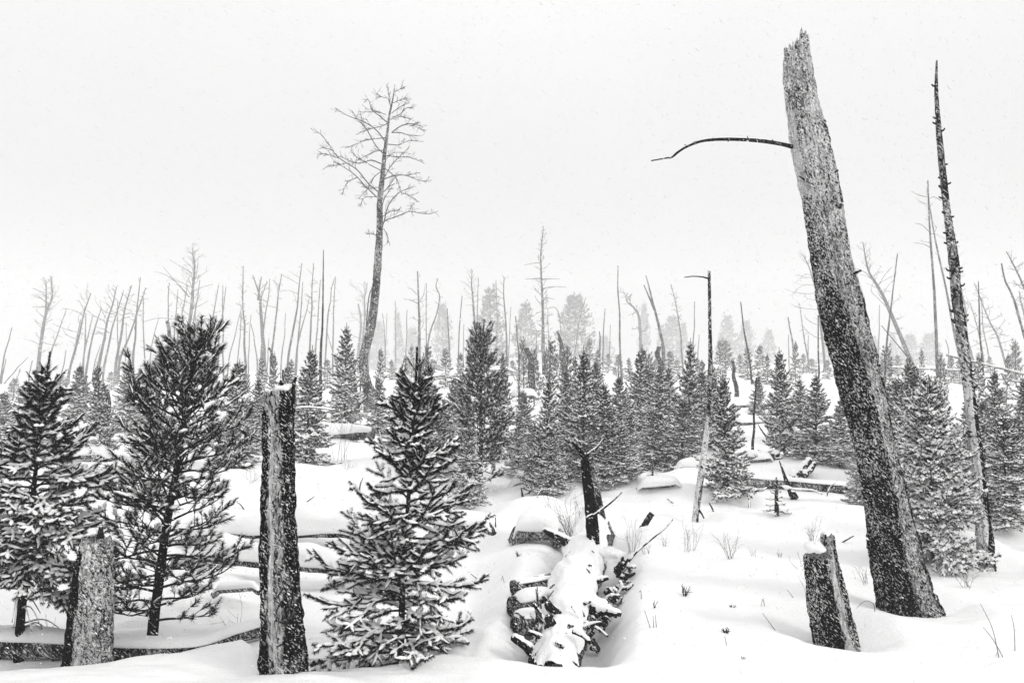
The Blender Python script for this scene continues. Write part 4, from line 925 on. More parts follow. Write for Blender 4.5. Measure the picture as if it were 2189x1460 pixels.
# ---- landmark helper for the crowd of far trees
LM = [(-900, 'the left edge'), (98, 'the round-crowned dead tree'), (238, 'the dark broken stem'), (400, 'the broad-crowned dead tree'), (555, 'the forked dead tree'), (691, 'the black pole'),
      (805, 'the big branching tree'), (895, 'the curl-limbed snag'), (1005, 'the feathered dead tree'), (1160, 'the ladder-branched tree'), (1322, 'the lone bare pole'),
      (1400, 'the leaning forked snag'), (1517, 'the thin bent snag'), (1752, 'the dark pole'), (1842, 'the giant snag'), (1992, 'the tall twin snags'), (2062, 'the slender right snag')]
ORD = ['first', 'second', 'third', 'fourth', 'fifth', 'sixth', 'seventh', 'eighth', 'ninth', 'tenth', 'eleventh', 'twelfth', 'thirteenth', 'fourteenth', 'fifteenth', 'sixteenth', 'seventeenth', 'eighteenth', 'nineteenth', 'twentieth', 'twenty-first', 'twenty-second', 'twenty-third', 'twenty-fourth', 'twenty-fifth']
def relabel(items, kind):
    """items: (px, object, description); the ordinal runs rightwards from the last landmark"""
    items = sorted(items, key=lambda q: q[0]); cnt = {}
    for px, o, desc in items:
        lm = [n for x, n in LM if x < px][-1]; k = cnt.get(lm, 0); cnt[lm] = k + 1
        o['label'] = f"{desc}, {ORD[k]} {kind} right of {lm}"
rg = np.random.default_rng(77); items = []
xs = [28, 95, 130, 238, 300, 560, 585, 625, 700, 780, 812, 838, 868, 880, 905, 930, 952, 985, 1012, 1052, 1078, 1095, 1120, 1142, 1172, 1190, 1212, 1228, 1262, 1278, 1300, 1322, 1345, 1385, 1400, 1432, 1448, 1492, 1508, 1540, 1552, 1582, 1598, 1625, 1640, 1662, 1700, 1718, 1736, 1770, 1872, 1890, 1918, 1940, 1968, 2012, 2034, 2050, 2092, 2118, 2150, 2172]
tops = {560: 760, 585: 752, 780: 765, 812: 742, 880: 735, 1262: 722, 1278: 745, 1172: 742, 1120: 738, 1698: 732, 1700: 728, 1540: 725, 1552: 735, 2172: 740, 1968: 742, 1890: 752, 1598: 738, 1625: 735, 952: 742, 1432: 748, 1012: 748}
for x in xs:
    lo = 48 * float(sst(500, 0, x)); tp = tops.get(x, 752 + 18 * rg.random()) + lo; Dd = 25 + 50 * rg.random(); hw = 15 + 11 * rg.random(); k = rg.integers(0, 3) if rg.random() < .5 else rg.integers(0, 2)
    g = GD(x, Dd); o = put(TF[k], '', x, 0, tp, hw, 'small far young conifers', hR=(2.2, [.66, .74, .66][k]), D=Dd)
    items.append((x, o, ['pointed sapling', 'bushy sapling', 'tufted sapling'][k] + (' rising high' if tp - lo < 748 else '')))
relabel(items, 'small far conifer')
# ---- hazy full-grown pines
TH = [template('pine', 401, 9, 2.6, 110, nr=.22, nn=26, nw=.12, snow=.5, start=.10, prof=[.7, 1.0, 1.05, 1.0, .85, .6, .35], el0=-5, tuft=.32, sp=.22), template('pine', 402, 9, 2.2, 110, nr=.20, nn=26, nw=.12, snow=.5, start=.1, prof=[.9, 1.05, .9, .75, .55, .35, .15], el0=-10, tuft=.30, sp=.22)]
items = []
for x, tp, hw, k, Dd in [(855, 668, 14, 1, 80), (880, 705, 22, 0, 95), (945, 655, 22, 0, 75), (1048, 617, 42, 1, 62), (1123, 648, 34, 1, 64), (1226, 636, 44, 0, 64), (1376, 655, 14, 0, 85), (1438, 680, 26, 0, 80), (1412, 695, 16, 1, 84), (1460, 690, 16, 1, 84), (1553, 674, 30, 1, 82), (1592, 690, 22, 0, 84), (1642, 705, 22, 1, 80), (812, 690, 22, 0, 92),
                         (1770, 722, 22, 1, 85), (1868, 718, 20, 1, 82), (1946, 718, 24, 0, 80), (1988, 716, 24, 0, 80), (1910, 712, 16, 1, 86), (780, 720, 24, 1, 90), (1290, 722, 24, 0, 88)]:
    Dd = 20 + (Dd - 20) * 3.0; g = GD(x, Dd); items.append((x, put(TH[k], '', x, 0, tp, hw, 'hazy full-grown pines', hR=(9, 2.75 if k == 0 else 2.3), D=Dd), ['bushy hazy pine', 'pointed hazy pine'][k]))
relabel(items, 'full-grown pine')

# ================================================================== dead trees
def limbs(mb, rng, path, spec, k):
    """random limbs on a dead stem; k = metres per photograph pixel at its distance"""
    n, reach, u0, asym, el, sub, rpx = spec; p0, p1, ra, rb = [], [], [], []
    L = len(path) - 1; tdir = nrm(path[-1] - path[0])
    def grow(p, d, l, r_, lev):
        m = 6 if lev == 0 else 4; curve = rng.normal(0, .12, 3)
        for j in range(m):
            d = nrm(d + curve + rng.normal(0, .13, 3) + np.array((0, 0, .05 * (1 if lev == 0 else .3)))); q = p + d * l / m
            f = 1 - j / m; p0.append(p); p1.append(q); ra.append(r_ * (.35 + .65 * f)); rb.append(r_ * (.35 + .65 * (f - 1 / m))); p = q
            if lev < 2 and j >= 1 and rng.random() < sub: grow(p, nrm(d + rng.normal(0, .55, 3) * np.array((1, .8, .8))), l * (.55 - .07 * j) * (.6 + .5 * rng.random()), r_ * .62, lev + 1)
    for i in range(n):
        t = (i + rng.random() * .7) / n; u = u0 + (1 - u0) * t; x = min(u * L, L - .01); i0 = int(x); p = path[i0] + (path[i0 + 1] - path[i0]) * (x - i0)
        az = i * GA + rng.normal(0, .4); e = R(el[0] + (el[1] - el[0]) * t + rng.normal(0, 12)); c = math.cos(az); sidef = (1 + asym * (1 if c > 0 else -1))
        if sidef < .15 and rng.random() < .8: continue
        l = reach * k * (math.sin(PI * (.22 + .74 * t)) ** .8) * (.55 + .6 * rng.random()) * max(sidef, .2)
        grow(p, nrm(np.array((c * math.cos(e), .7 * math.sin(az) * math.cos(e), math.sin(e)))), l, rpx * k * (1 - .35 * t), 0)
    prisms(mb, p0, p1, ra, rb, 3)
def dead_tree(pix, D, w0, w1, spec=None, mat=POLE, seed=0, label='', name='dead_tree', extra=(), group='dead trees on the slope', forks=()):
    D = float(D); D = D if D < 20 else 20 + (D - 20) * 1.9; k = D / F; rng = np.random.default_rng(seed + 500)
    pts = [P(x, y, D) for x, y in pix]; g = float(H(pts[0][0], D)); d = pts[0] - pts[min(1, len(pts) - 1)]
    if pts[0][2] > g - .1:
        d = d / abs(d[2]); pts.insert(0, pts[0] + d * (pts[0][2] - g + .25) * np.array((.4, 1, 1)))
    base = np.array((pts[0][0], D, g)); n = max(16, len(pts) * 7); path = smooth_path([q - base for q in pts], n)
    path[:, 1] += .01 * np.linspace(0, 1, n)
    u = np.linspace(0, 1, n); path[:, 0] += .35 * w0 * k * vnoise(u * 5, seed, 0, seed) * np.minimum(u * 4, 1)
    o = thing(name, label, 'dead tree', base, group)
    mb = MB(); tube(mb, path, np.linspace(w0 * 1.12, w1 * 1.1, n) / 2 * k, 8, 0, .16, seed)
    for f in forks:
        q = [P(x, y, D) - base for x, y in f[0]]; q = smooth_path(q, 14); tube(mb, q, np.linspace(f[1], f[2], 14) / 2 * k, 6, 0, .1, seed)
    mb.build('trunk', [mat], o, smooth=True)
    cm = MB()
    if spec: limbs(cm, rng, path, spec, k)
    for f in forks:
        if len(f) > 3: limbs(cm, rng, smooth_path([P(x, y, D) - base for x, y in f[0]], 14), f[3], k)
    for e in extra:
        q = smooth_path([P(x, y, D + rng.normal(0, .3)) - base for x, y in e], 12); q[:, 1] += rng.normal(0, .5) * k * 10 * np.linspace(0, 1, 12)
        rd = np.linspace(.9, .45, 12) * k; prisms(cm, q[:-1], q[1:], rd[:-1], rd[1:], 3)
    if cm.n: cm.build('crown', [mat], o)
    return o
Z1 = lambda *p: [(x / 2.958, 500 + y / 2.958) for x, y in p]
Z3 = lambda *p: [(700 + x / 2.958, 460 + y / 2.958) for x, y in p]
Z5 = lambda *p: [(1380 + x / 2.706, 460 + y / 2.706) for x, y in p]
Z7 = lambda *p: [(640 + x / 3.244, 150 + y / 3.244) for x, y in p]
Z8 = lambda *p: [(1360 + x / 2.517, 40 + y / 2.517) for x, y in p]
CR_ = lambda n=26, reach=34, u0=.35, asym=0, el=(10, 65), sub=.55, r=.85: (n, reach, u0, asym, el, sub, r)
FEW = lambda n=7, reach=14, u0=.45, asym=0, r=.75: (int(n * 1.8), reach * 1.15, u0, asym, (-5, 50), .4, r)
# -- the trees one can name
dead_tree(Z1((235, 890), (262, 650), (290, 500), (325, 400), (330, 270)), 62, 9, 1.5, CR_(34, 34, .3, .15), GPOLE, 1, 'dead tree with a round forked crown near the left edge', forks=[(Z1((290, 500), (292, 400), (290, 290)), 5, 1.5, CR_(16, 28, .1, -.2))], extra=[Z1((245, 700), (205, 680), (170, 670))])
dead_tree([(396, 800), (399, 754), (404, 689), (409, 618), (412, 568), (409, 530)], 50, 12, 1.5, CR_(42, 62, .2, -.15, (0, 60), .65, .95), POLE, 2, 'dead tree with a broad bare crown above the near pine',
          extra=[Z1((1180, 560), (1100, 540), (1000, 535), (920, 560)), Z1((1195, 400), (1100, 290), (1030, 205)), Z1((1200, 400), (1120, 310), (1050, 260), (980, 240)), Z1((1215, 250), (1150, 210), (1075, 165)), Z1((1200, 380), (1270, 340), (1345, 320)), Z1((1205, 480), (1260, 455), (1315, 425)), Z1((1215, 310), (1250, 270), (1275, 150))])
dead_tree(Z1((1668, 850), (1655, 700), (1640, 480), (1632, 400), (1590, 262)), 58, 11, 1.5, CR_(14, 20, .5, -.3), GPOLE, 3, 'thick forked dead tree, vase-shaped, left of the straight black pole', forks=[(Z1((1632, 420), (1640, 350), (1655, 270)), 5, 1.5, CR_(8, 18, .1, .3, (20, 70))), (Z1((1640, 440), (1660, 380), (1690, 300)), 3.5, 1.2, CR_(6, 14, .1, .3, (20, 70)))])
dead_tree([(685, 852), (687, 760), (690, 689), (691, 610), (691, 534)], 22, 7, 1.5, None, DPOLE, 4, 'straight black pole snag with a needle-sharp top')
# the big branching dead tree, limb by limb
Dm = 26; gb = P(787, 850, Dm); gb[2] = float(H(gb[0], Dm)); big = thing('dead_tree', 'tallest branching dead tree with a bent lower trunk and wide bare limbs', 'dead tree', gb, 'dead trees on the slope')
tr = [(786, 900), (789, 845), (779, 800), (777, 765), (790, 712), (799, 660), (805, 600), (809, 540), (812, 480), (812, 430), (817, 385), (822, 330), (828, 285), (832, 250), (840, 210), (844, 181)]
mb = MB(); pth = smooth_path([local(big, P(x, y, Dm)) for x, y in tr], 120); wd = np.interp(np.linspace(0, 1, 120), [0, .08, .15, .3, .5, .65, .8, 1], [22, 21, 19, 19, 15, 11, 6, 1.4]) / 2 * Dm / F
tube(mb, pth, wd, 16, 0, .12, 4); mb.build('trunk', [bark_material('flaky_bark', char=(.005, .012), bark=(.015, .2), scale=.35, snow_amount=.45, use_attr=False)], big, smooth=True)
lims = [[(545, 845), (480, 790), (410, 705), (320, 650), (270, 610), (240, 560), (190, 495), (165, 485)], [(270, 610), (200, 595), (140, 600)], [(240, 560), (200, 548), (155, 540)], [(320, 650), (250, 650), (185, 653)], [(540, 885), (470, 820), (400, 745), (330, 700), (270, 670)],
        [(400, 745), (330, 760), (290, 785), (258, 828)], [(590, 590), (520, 510), (455, 395), (400, 330), (340, 245)], [(455, 395), (420, 330), (380, 230)], [(600, 505), (540, 430), (455, 385), (370, 365), (295, 330)], [(570, 700), (480, 650), (390, 595), (345, 545)], [(565, 650), (500, 628), (420, 650), (350, 635), (285, 600)],
        [(595, 555), (520, 560), (450, 585), (350, 635)], [(620, 375), (560, 320), (500, 270), (475, 200), (450, 190)], [(615, 370), (560, 385), (470, 400), (400, 415)], [(600, 470), (480, 475), (400, 490), (300, 520)], [(570, 700), (510, 750), (480, 810), (410, 890)], [(545, 880), (450, 885), (420, 950)],
        [(635, 280), (625, 200), (608, 105)], [(640, 300), (700, 260), (770, 235)], [(640, 330), (700, 320), (740, 290), (800, 295)], [(640, 435), (700, 400), (760, 388), (810, 400), (870, 425)], [(760, 388), (800, 375), (855, 390)], [(640, 435), (700, 430), (760, 445), (830, 445)], [(610, 515), (690, 515), (750, 485), (855, 485)],
        [(600, 595), (700, 595), (760, 590), (850, 618)], [(590, 745), (640, 670), (700, 620), (770, 565)], [(590, 755), (660, 735), (740, 735), (830, 770), (905, 780)], [(740, 735), (780, 700), (800, 670)], [(570, 860), (620, 800), (660, 735)], [(575, 940), (600, 880), (645, 825)],
        [(575, 1090), (590, 1045), (650, 1020), (720, 990), (765, 972), (840, 985), (900, 985), (955, 965)], [(590, 1045), (605, 980), (640, 910), (700, 855), (760, 832), (810, 820)], [(710, 855), (760, 875), (820, 915)], [(765, 972), (765, 940), (775, 900)], [(540, 1145), (490, 1125), (435, 1115)], [(590, 680), (640, 710), (660, 735), (685, 830)],
        [(580, 1015), (640, 990), (710, 985)], [(585, 1100), (600, 1140), (602, 1180)], [(650, 230), (700, 205), (740, 195)], [(655, 150), (680, 140), (705, 125)], [(620, 200), (560, 180), (530, 155)], [(600, 310), (540, 295), (455, 298)], [(560, 810), (490, 825), (440, 810)], [(580, 640), (640, 560), (700, 540)], [(625, 345), (700, 320), (770, 330)]]
rb_ = np.random.default_rng(8); kk = Dm / F
for i, l in enumerate(lims):
    q = Z7(*l); n = 10 + 3 * len(q); dy = rb_.normal(0, .5); p = smooth_path([local(big, P(x, y, Dm)) for x, y in q], n); p[:, 1] += dy * np.linspace(0, 1, n)
    ln = len(q); r0 = (1.35 if ln >= 5 else 1.0 if ln == 4 else .75) * kk; rd = np.linspace(r0, .46 * kk, n); m = MB(); tube(m, p, rd, 5, 0, .1, i)
    p0, p1, ra = [], [], []
    for j in range(3, n - 1):                                        # twigs
        if rb_.random() < .8:
            a = p[j]; d = nrm(p[j + 1] - p[j]); s = nrm(d + rb_.normal(0, .5, 3) + np.array((0, 0, .12))); L = (6 + 15 * rb_.random()) * kk; b = a + s * L * .5; c = b + nrm(s + rb_.normal(0, .25, 3)) * L * .5
            p0 += [a, b]; p1 += [b, c]; ra += [.46 * kk, .4 * kk]
            if rb_.random() < .5: p0.append(b); p1.append(b + nrm(s + rb_.normal(0, .5, 3)) * L * .5); ra.append(.36 * kk)
    if p0: prisms(m, p0, p1, np.array(ra), np.array(ra) * .8, 3)
    m.build('branch', [TWIG], big, smooth=True, origin=p[0])
dead_tree(Z3((580, 860), (575, 700), (570, 550), (563, 355)), 42, 7, 2.5, CR_(14, 26, .35, -.1, (0, 40), .5, .7), POLE, 6, 'thick hazy snag beside the big branching dead tree, limbs curling outward', extra=[Z3((575, 560), (520, 535), (480, 530)), Z3((575, 560), (610, 500), (620, 430)), Z3((565, 500), (535, 470), (505, 460))])
dead_tree(Z3((932, 760), (918, 560), (915, 450), (920, 350)), 60, 6, 1.2, CR_(26, 27, .38, -.15, (0, 50), .5, .6), GPOLE, 7, 'hazy dead tree with a feathered top left of the ladder-branched one')
dead_tree([(1163, 790), (1161, 757), (1161, 700), (1160, 629), (1158, 545), (1159, 484)], 46, 10, 1.2, CR_(74, 26, .36, 0, (-8, 45), .5, .8), POLE, 8, 'lone dead tree with level ladder-like branches standing above the far trees',
          extra=[Z3((1358, 405), (1300, 404), (1250, 405)), Z3((1358, 405), (1410, 404), (1470, 408)), Z3((1362, 465), (1430, 452), (1515, 456)), Z3((1355, 300), (1300, 305), (1245, 315)), Z3((1360, 525), (1400, 524), (1435, 532))])
dead_tree([(1328, 790), (1325, 700), (1322, 630), (1320, 568)], 38, 5, 1.5, None, POLE, 9, 'straight lone bare pole right of centre')
dead_tree([(1418, 790), (1417, 742), (1408, 700), (1396, 640), (1380, 589)], 38, 9, 2, FEW(4, 8), POLE, 10, 'leaning forked snag right of centre, split into two points', forks=[(Z3((2068, 600), (2030, 510), (2000, 440)), 4.5, 2)])
dead_tree(Z3((1985, 850), (1965, 650), (1935, 590), (1900, 540), (1925, 500)), 72, 7, 1.5, CR_(9, 36, .25, -.3, (-5, 45), .8, 1.1), GPOLE, 11, 'gnarled pale dead tree with crooked limbs left of the leaning forked snag')
dead_tree([(1751, 830), (1750, 780), (1750, 674)], 24, 5, 2, None, DPOLE, 12, 'dark pole standing just left of the giant snag', extra=[Z5((1000, 905), (965, 890), (940, 870))])
dead_tree([(1952, 800), (1943, 765), (1886, 637), (1857, 578), (1842, 517)], 52, 13, 1.5, CR_(26, 40, .45, 0, (25, 60), .55, .8), GPOLE, 13, 'thick hazy dead tree leaning left behind the giant snag, branches swept upward', extra=[Z5((1420, 560), (1340, 480), (1300, 440), (1310, 390)), Z5((1340, 420), (1380, 350), (1420, 300)), Z5((1330, 400), (1270, 330), (1200, 300))])
dead_tree([(1892, 800), (1893, 785), (1905, 660), (1918, 543)], 32, 6, 2, None, POLE, 14, 'dark bare pole leaning right behind the giant snag')
dead_tree([(1965, 800), (1950, 777), (1886, 696)], 26, 4.5, 1.2, None, DPOLE, 15, 'thin charred pole fallen aslant between giant snag and twin snags')
dead_tree([(2008, 810), (2006, 789), (1995, 626), (1986, 480), (1982, 386)], 32, 9, 2, CR_(13, 26, .72, -.75, (5, 40), .3, .6), POLE, 16, 'left and straighter of the tall twin snags', extra=[Z8((1590, 1235), (1550, 1215), (1495, 1205)), Z8((1580, 1150), (1540, 1110), (1505, 1100)), Z8((1565, 960), (1520, 950), (1480, 930))])
dead_tree([(2062, 800), (2045, 737), (2023, 626), (1998, 500), (1983, 400)], 38, 7, 1.5, CR_(7, 16, .65, .5), POLE, 17, 'right and more tilted of the tall twin snags', extra=[Z8((1640, 980), (1600, 960), (1570, 975))])
dead_tree(Z5((1885, 830), (1855, 650), (1830, 420)), 62, 10, 3, None, GPOLE, 18, 'pale thick trunk showing right beside the slender right snag')
dead_tree([(2060, 700), (2044, 640), (2036, 580), (2030, 500)], 60, 5, 1.2, CR_(24, 46, .12, .25, (10, 55), .55, .75), GPOLE, 19, 'hazy bare crown spreading behind the slender right snag')
dead_tree([(2106, 850), (2104, 815), (2095, 700), (2091, 602)], 27, 5, 1.8, None, DPOLE, 20, 'dark thin pole between the slender snag and the right edge')
dead_tree([(2230, 870), (2205, 760), (2189, 719), (2167, 641), (2150, 600), (2141, 563)], 30, 6, 2.5, FEW(5, 8, .4), POLE, 21, 'curved bare stem leaning in at the right edge')
dead_tree([(2240, 780), (2210, 670), (2189, 615), (2170, 570), (2149, 538)], 34, 7, 1.6, CR_(14, 30, .45, 0, (-10, 60), .6, .9), POLE, 22, 'crooked dead crown reaching in at the right edge')
dead_tree([(1611, 930), (1614, 870), (1617, 807)], 14, 6, 2.5, None, GPOLE, 23, 'slim grey stub standing in the clearing')
dead_tree([(1607, 815), (1605, 800), (1594, 720), (1583, 645)], 28, 6, 2, FEW(3, 4), DPOLE, 24, 'dark leaning pole above the clearing', extra=[Z5((620, 905), (650, 930), (680, 950))])
dead_tree([(1136, 800), (1133, 775), (1126, 744)], 26, 15, 10, None, DPOLE, 25, 'thick charred stump left of the lone ladder-branched tree', 'tree_stump')
dead_tree([(1202, 745), (1197, 725), (1194, 708)], 32, 12, 4, None, DPOLE, 26, 'pointed charred stump right of the lone ladder-branched tree', 'tree_stump')
dead_tree([(1409, 795), (1408, 770), (1405, 741)], 26, 14, 8, None, DPOLE, 27, 'dark stump under the leaning forked snag', 'tree_stump')
dead_tree([(1572, 830), (1568, 800), (1566, 770)], 26, 9, 6, None, DPOLE, 28, 'small dark stump right of the thin bent snag top', 'tree_stump')
dead_tree([(583, 790), (580, 765), (576, 743)], 28, 8, 4, None, DPOLE, 29, 'small pointed charred stump right of the thick forked dead tree', 'tree_stump')
dead_tree([(228, 930), (229, 880), (231, 832)], 16, 14, 10, None, DPOLE, 30, 'dark broken stem beside the spruce with a clear stem', 'tree_stump')
dead_tree([(368, 800), (363, 774), (359, 710), (356, 686)], 30, 11, 6, None, POLE, 31, 'thick broken stub left of the broad-crowned dead tree', 'tree_stump')
dead_tree([(766, 870), (762, 820), (750, 760)], 22, 10, 4, None, DPOLE, 32, 'dark leaning stem against the spruce left of the big branching tree')
dead_tree([(1022, 790), (1040, 735)], 45, 8, 7, None, GPOLE, 33, 'grey blunt stub just right of the narrow dark pine tip', 'tree_stump')
dead_tree(Z5((1115, 790), (1112, 1030), )[::-1] if False else [(771, 868), (772, 800), (779, 742), (788, 640), (797, 612)], 25, 4, 1.5, None, GPOLE, 34, 'thin stem running close along the left of the big branching tree')
dead_tree([(560, 905), (561, 880), (561, 855)], 15, 11, 9, None, POLE, 35, 'snowy stub just left of the broken trunk', 'tree_stump')

# -- the crowd of far snags
crowd = []
def cs(z, pix, D, w0, w1, spec=None, mat=None, desc=None, extra=()):
    q = z(*pix) if z else pix; s = len(crowd) + 60
    o = dead_tree(q, D, w0, w1, spec, mat or (POLE if D < 50 else GPOLE), s, '', 'dead_tree', extra)
    dx = q[-1][0] - q[0][0]; dyy = max(q[0][1] - q[-1][1], 1); an = dx / dyy
    if desc is None:
        desc = ('bare pole' if spec is None else 'branchy snag' if spec[0] > 12 else 'twiggy snag') + (' leaning right' if an > .12 else ' leaning left' if an < -.12 else ' standing upright')
        desc = ('thin ' if w0 < 5 else 'stout ') + desc
    crowd.append((q[0][0] if abs(q[0][0]) < 3000 else 0, o, desc))
T = lambda n=16, reach=18, u0=.55, asym=-.4, el=(0, 50): (int(n * 1.3), reach * 1.1, u0, asym, el, .55, .8)
for a in [(((0, 930), (40, 730), (75, 590)), 55, 4, 1.5, FEW(3, 6)), (((5, 960), (35, 790)), 60, 3, 1.5), (((20, 955), (100, 860), (175, 780)), 60, 3, 1), (((95, 990), (125, 850)), 60, 3, 1.2, FEW(3, 8)), (((185, 900), (205, 800)), 62, 3.5, 1.5), (((325, 760), (370, 630), (420, 480)), 64, 4, 1.2, FEW(6, 12)),
          (((380, 930), (420, 735)), 55, 3.5, 1.5), (((420, 930), (480, 720), (530, 520), (580, 375)), 52, 6, 1.5, T(18, 34, .45, -.7)), (((445, 850), (480, 700), (510, 540)), 60, 4, 1.5, FEW(4, 8)), (((530, 820), (540, 650), (545, 500)), 62, 4, 1.5), (((535, 740), (560, 640), (585, 515)), 64, 3.5, 1.5, FEW(3, 8)), (((550, 870), (590, 650), (638, 465)), 55, 6, 1.5),
          (((600, 810), (635, 700)), 66, 3, 1.2), (((625, 820), (670, 630), (700, 480), (745, 335)), 55, 7, 1.5, T(20, 28, .45, -.6)), (((660, 830), (700, 640), (740, 500), (778, 358)), 60, 5, 1.5, FEW(6, 12)), (((738, 790), (775, 570), (795, 450), (828, 325)), 57, 6, 1.5, T(18, 22, .5, 0)), (((750, 790), (740, 620), (742, 420)), 66, 3.5, 1.5),
          (((765, 780), (830, 600), (880, 450), (925, 340)), 57, 5, 1.5, T(14, 14, .55, .3)), (((843, 880), (852, 700), (862, 550), (890, 275)), 50, 6, 1.6, T(8, 18, .6, -.8)), (((918, 910), (908, 650), (905, 400)), 62, 4, 1.5, FEW(4, 10)), (((790, 800), (800, 560)), 70, 3, 1.2), (((955, 740), (1000, 535)), 68, 3, 1.2), (((1060, 640), (1065, 450), (1072, 305)), 62, 4, 1.3, FEW(5, 10)),
          (((1095, 740), (1112, 550), (1125, 350)), 66, 4, 1.3, FEW(6, 10)), (((1120, 700), (1150, 520), (1190, 320)), 66, 4, 1.3, T(10, 14, .5, 0)), (((1200, 700), (1235, 480), (1265, 290)), 66, 4, 1.3), (((1225, 650), (1248, 400)), 70, 3, 1.2), (((1325, 680), (1355, 500), (1382, 320)), 60, 4.5, 1.3, FEW(5, 12)), (((1385, 680), (1410, 500), (1432, 335)), 62, 4, 1.3, FEW(4, 8)), (((1412, 780), (1408, 560), (1406, 325)), 62, 4, 1.3, FEW(4, 8)),
          (((1450, 790), (1490, 620), (1530, 465)), 68, 3, 1.2), (((1505, 790), (1520, 620), (1525, 450)), 68, 3, 1.2), (((1552, 820), (1548, 620), (1540, 480), (1538, 205)), 52, 5.5, 1.5, T(18, 17, .5, -.35)), (((1572, 760), (1585, 510)), 70, 3, 1.2), (((1660, 640), (1690, 450), (1705, 285)), 64, 4, 1.3, T(8, 10, .5, -.3)), (((1625, 800), (1608, 680), (1590, 570)), 68, 3.5, 1.5), (((1718, 760), (1740, 560), (1760, 400), (1778, 255)), 56, 5, 1.5, T(8, 16, .6, -.5)),
          (((1782, 770), (1800, 620), (1806, 500)), 70, 3, 1.2), (((1828, 760), (1860, 560), (1888, 380), (1906, 185)), 54, 5.5, 1.5, FEW(6, 20, .55, -.8)), (((1878, 740), (1900, 520), (1917, 305)), 60, 4.5, 1.3, FEW(5, 10)), (((1882, 720), (1925, 540), (1955, 400)), 66, 4, 1.3), (((1962, 730), (1968, 500), (1970, 380), (1982, 185)), 54, 4.5, 1.3, T(12, 20, .45, -.2)), (((1995, 740), (2010, 540), (2028, 290)), 64, 4, 1.3, FEW(5, 10)),
          (((2070, 560), (2090, 400), (2112, 280)), 64, 3.5, 1.3, FEW(4, 8)), (((2106, 640), (2110, 460), (2118, 270)), 64, 3.5, 1.3, FEW(4, 8)), (((2120, 800), (2060, 600)), 70, 3, 1.2), (((1690, 820), (1700, 660)), 68, 3, 1.2)]:
    cs(Z1, *a)
for a in [(((200, 860), (205, 700), (200, 560)), 85, 6, 3), (((225, 840), (235, 600), (250, 430)), 82, 6, 1.5, T(22, 34, .3, -.5, (20, 60))), (((260, 800), (270, 600), (283, 450)), 85, 4, 1.5, T(10, 14, .4, 0)), (((365, 860), (360, 720), (345, 620)), 78, 3, 1.2, FEW(4, 8)), (((430, 800), (430, 640), (425, 540)), 82, 3, 1.2, FEW(5, 8)), (((500, 790), (505, 600)), 66, 2.6, 1.4), (((626, 840), (625, 640), (630, 430)), 66, 3, 1.2, FEW(6, 12)),
          (((636, 850), (655, 720), (690, 620), (708, 510), (690, 450), (698, 400)), 62, 4, 1.4, FEW(6, 12, .5, -.4), None, 'wavy snag with a kinked top'), (((772, 850), (758, 590)), 50, 3, 2), (((828, 860), (838, 690), (850, 510)), 56, 3.4, 1.5), (((945, 740), (948, 560), (952, 395)), 70, 3, 1.2, FEW(4, 8)), (((1136, 860), (1128, 660), (1118, 520), (1116, 388)), 54, 4.5, 1.4, FEW(9, 17, .5, -.8)), (((1070, 640), (1068, 410)), 74, 2.6, 1.2), (((1148, 780), (1160, 580)), 74, 2.6, 1.2),
          (((1208, 890), (1198, 760), (1188, 640)), 40, 3.5, 2, FEW(4, 4), DPOLE), (((1402, 830), (1392, 590)), 74, 2.8, 1.2), (((1744, 860), (1748, 700), (1757, 590)), 56, 3.2, 1.5), (((1720, 850), (1722, 735)), 40, 3.4, 2, None, DPOLE), (((1785, 840), (1788, 690)), 74, 2.4, 1.2), (((1560, 880), (1600, 640), (1632, 520)), 74, 3, 1.2), (((1480, 800), (1455, 600), (1380, 590)), 76, 2.4, 1.2, None, None, 'thin hooked stem'), (((1320, 820), (1318, 740)), 76, 2.4, 1.4), (((370, 780), (378, 620)), 84, 2.4, 1.2), (((860, 850), (862, 690)), 84, 2.4, 1.4), (((1225, 860), (1222, 700)), 84, 2.4, 1.4)]:
    cs(Z3, *a)
for a in [(((205, 720), (180, 560), (148, 400)), 62, 4, 1.2, FEW(14, 14, .5, 0)), (((278, 750), (282, 620), (285, 500)), 64, 3, 1.6), (((305, 760), (310, 690)), 70, 2.4, 1.2), (((858, 810), (842, 700), (820, 590)), 44, 5, 2, FEW(2, 10, .9, -.5)), (((935, 800), (915, 680), (892, 510)), 58, 3.6, 1.2, FEW(6, 8)), (((942, 800), (943, 695)), 66, 2.4, 1.4), (((830, 800), (828, 690)), 66, 2.4, 1.4), (((1032, 850), (1010, 640), (990, 480), (950, 320), (915, 230)), 60, 6, 1.5, T(24, 36, .3, -.6, (-5, 45))),
          (((1348, 760), (1350, 640), (1352, 520)), 70, 3, 1.4), (((1150, 760), (1170, 600), (1285, 500)), 76, 2.4, 1.2), (((1215, 720), (1170, 640)), 70, 2.4, 1.4), (((2085, 860), (2040, 700), (1990, 620), (1945, 490), (1908, 395)), 56, 5, 1.3, T(28, 26, .3, .1, (-5, 40))), (((1950, 800), (1915, 640), (1880, 510)), 64, 4, 1.3, T(16, 18, .3, 0)), (((1978, 780), (1950, 640), (1942, 480)), 66, 3, 1.3), (((1330, 300), (1260, 340), (1200, 360)), 62, 2.4, 1.2), (((2189, 560), (2170, 500), (2158, 440)), 60, 4, 1.5, T(12, 18, .2, 0)), (((1750, 900), (1752, 780), (1735, 720)), 46, 2.4, 1.4)]:
    if a[0][0] in ((1330, 300), (1215, 720), (1150, 760)): continue
    cs(Z5, *a)
relabel(crowd, 'far snag')
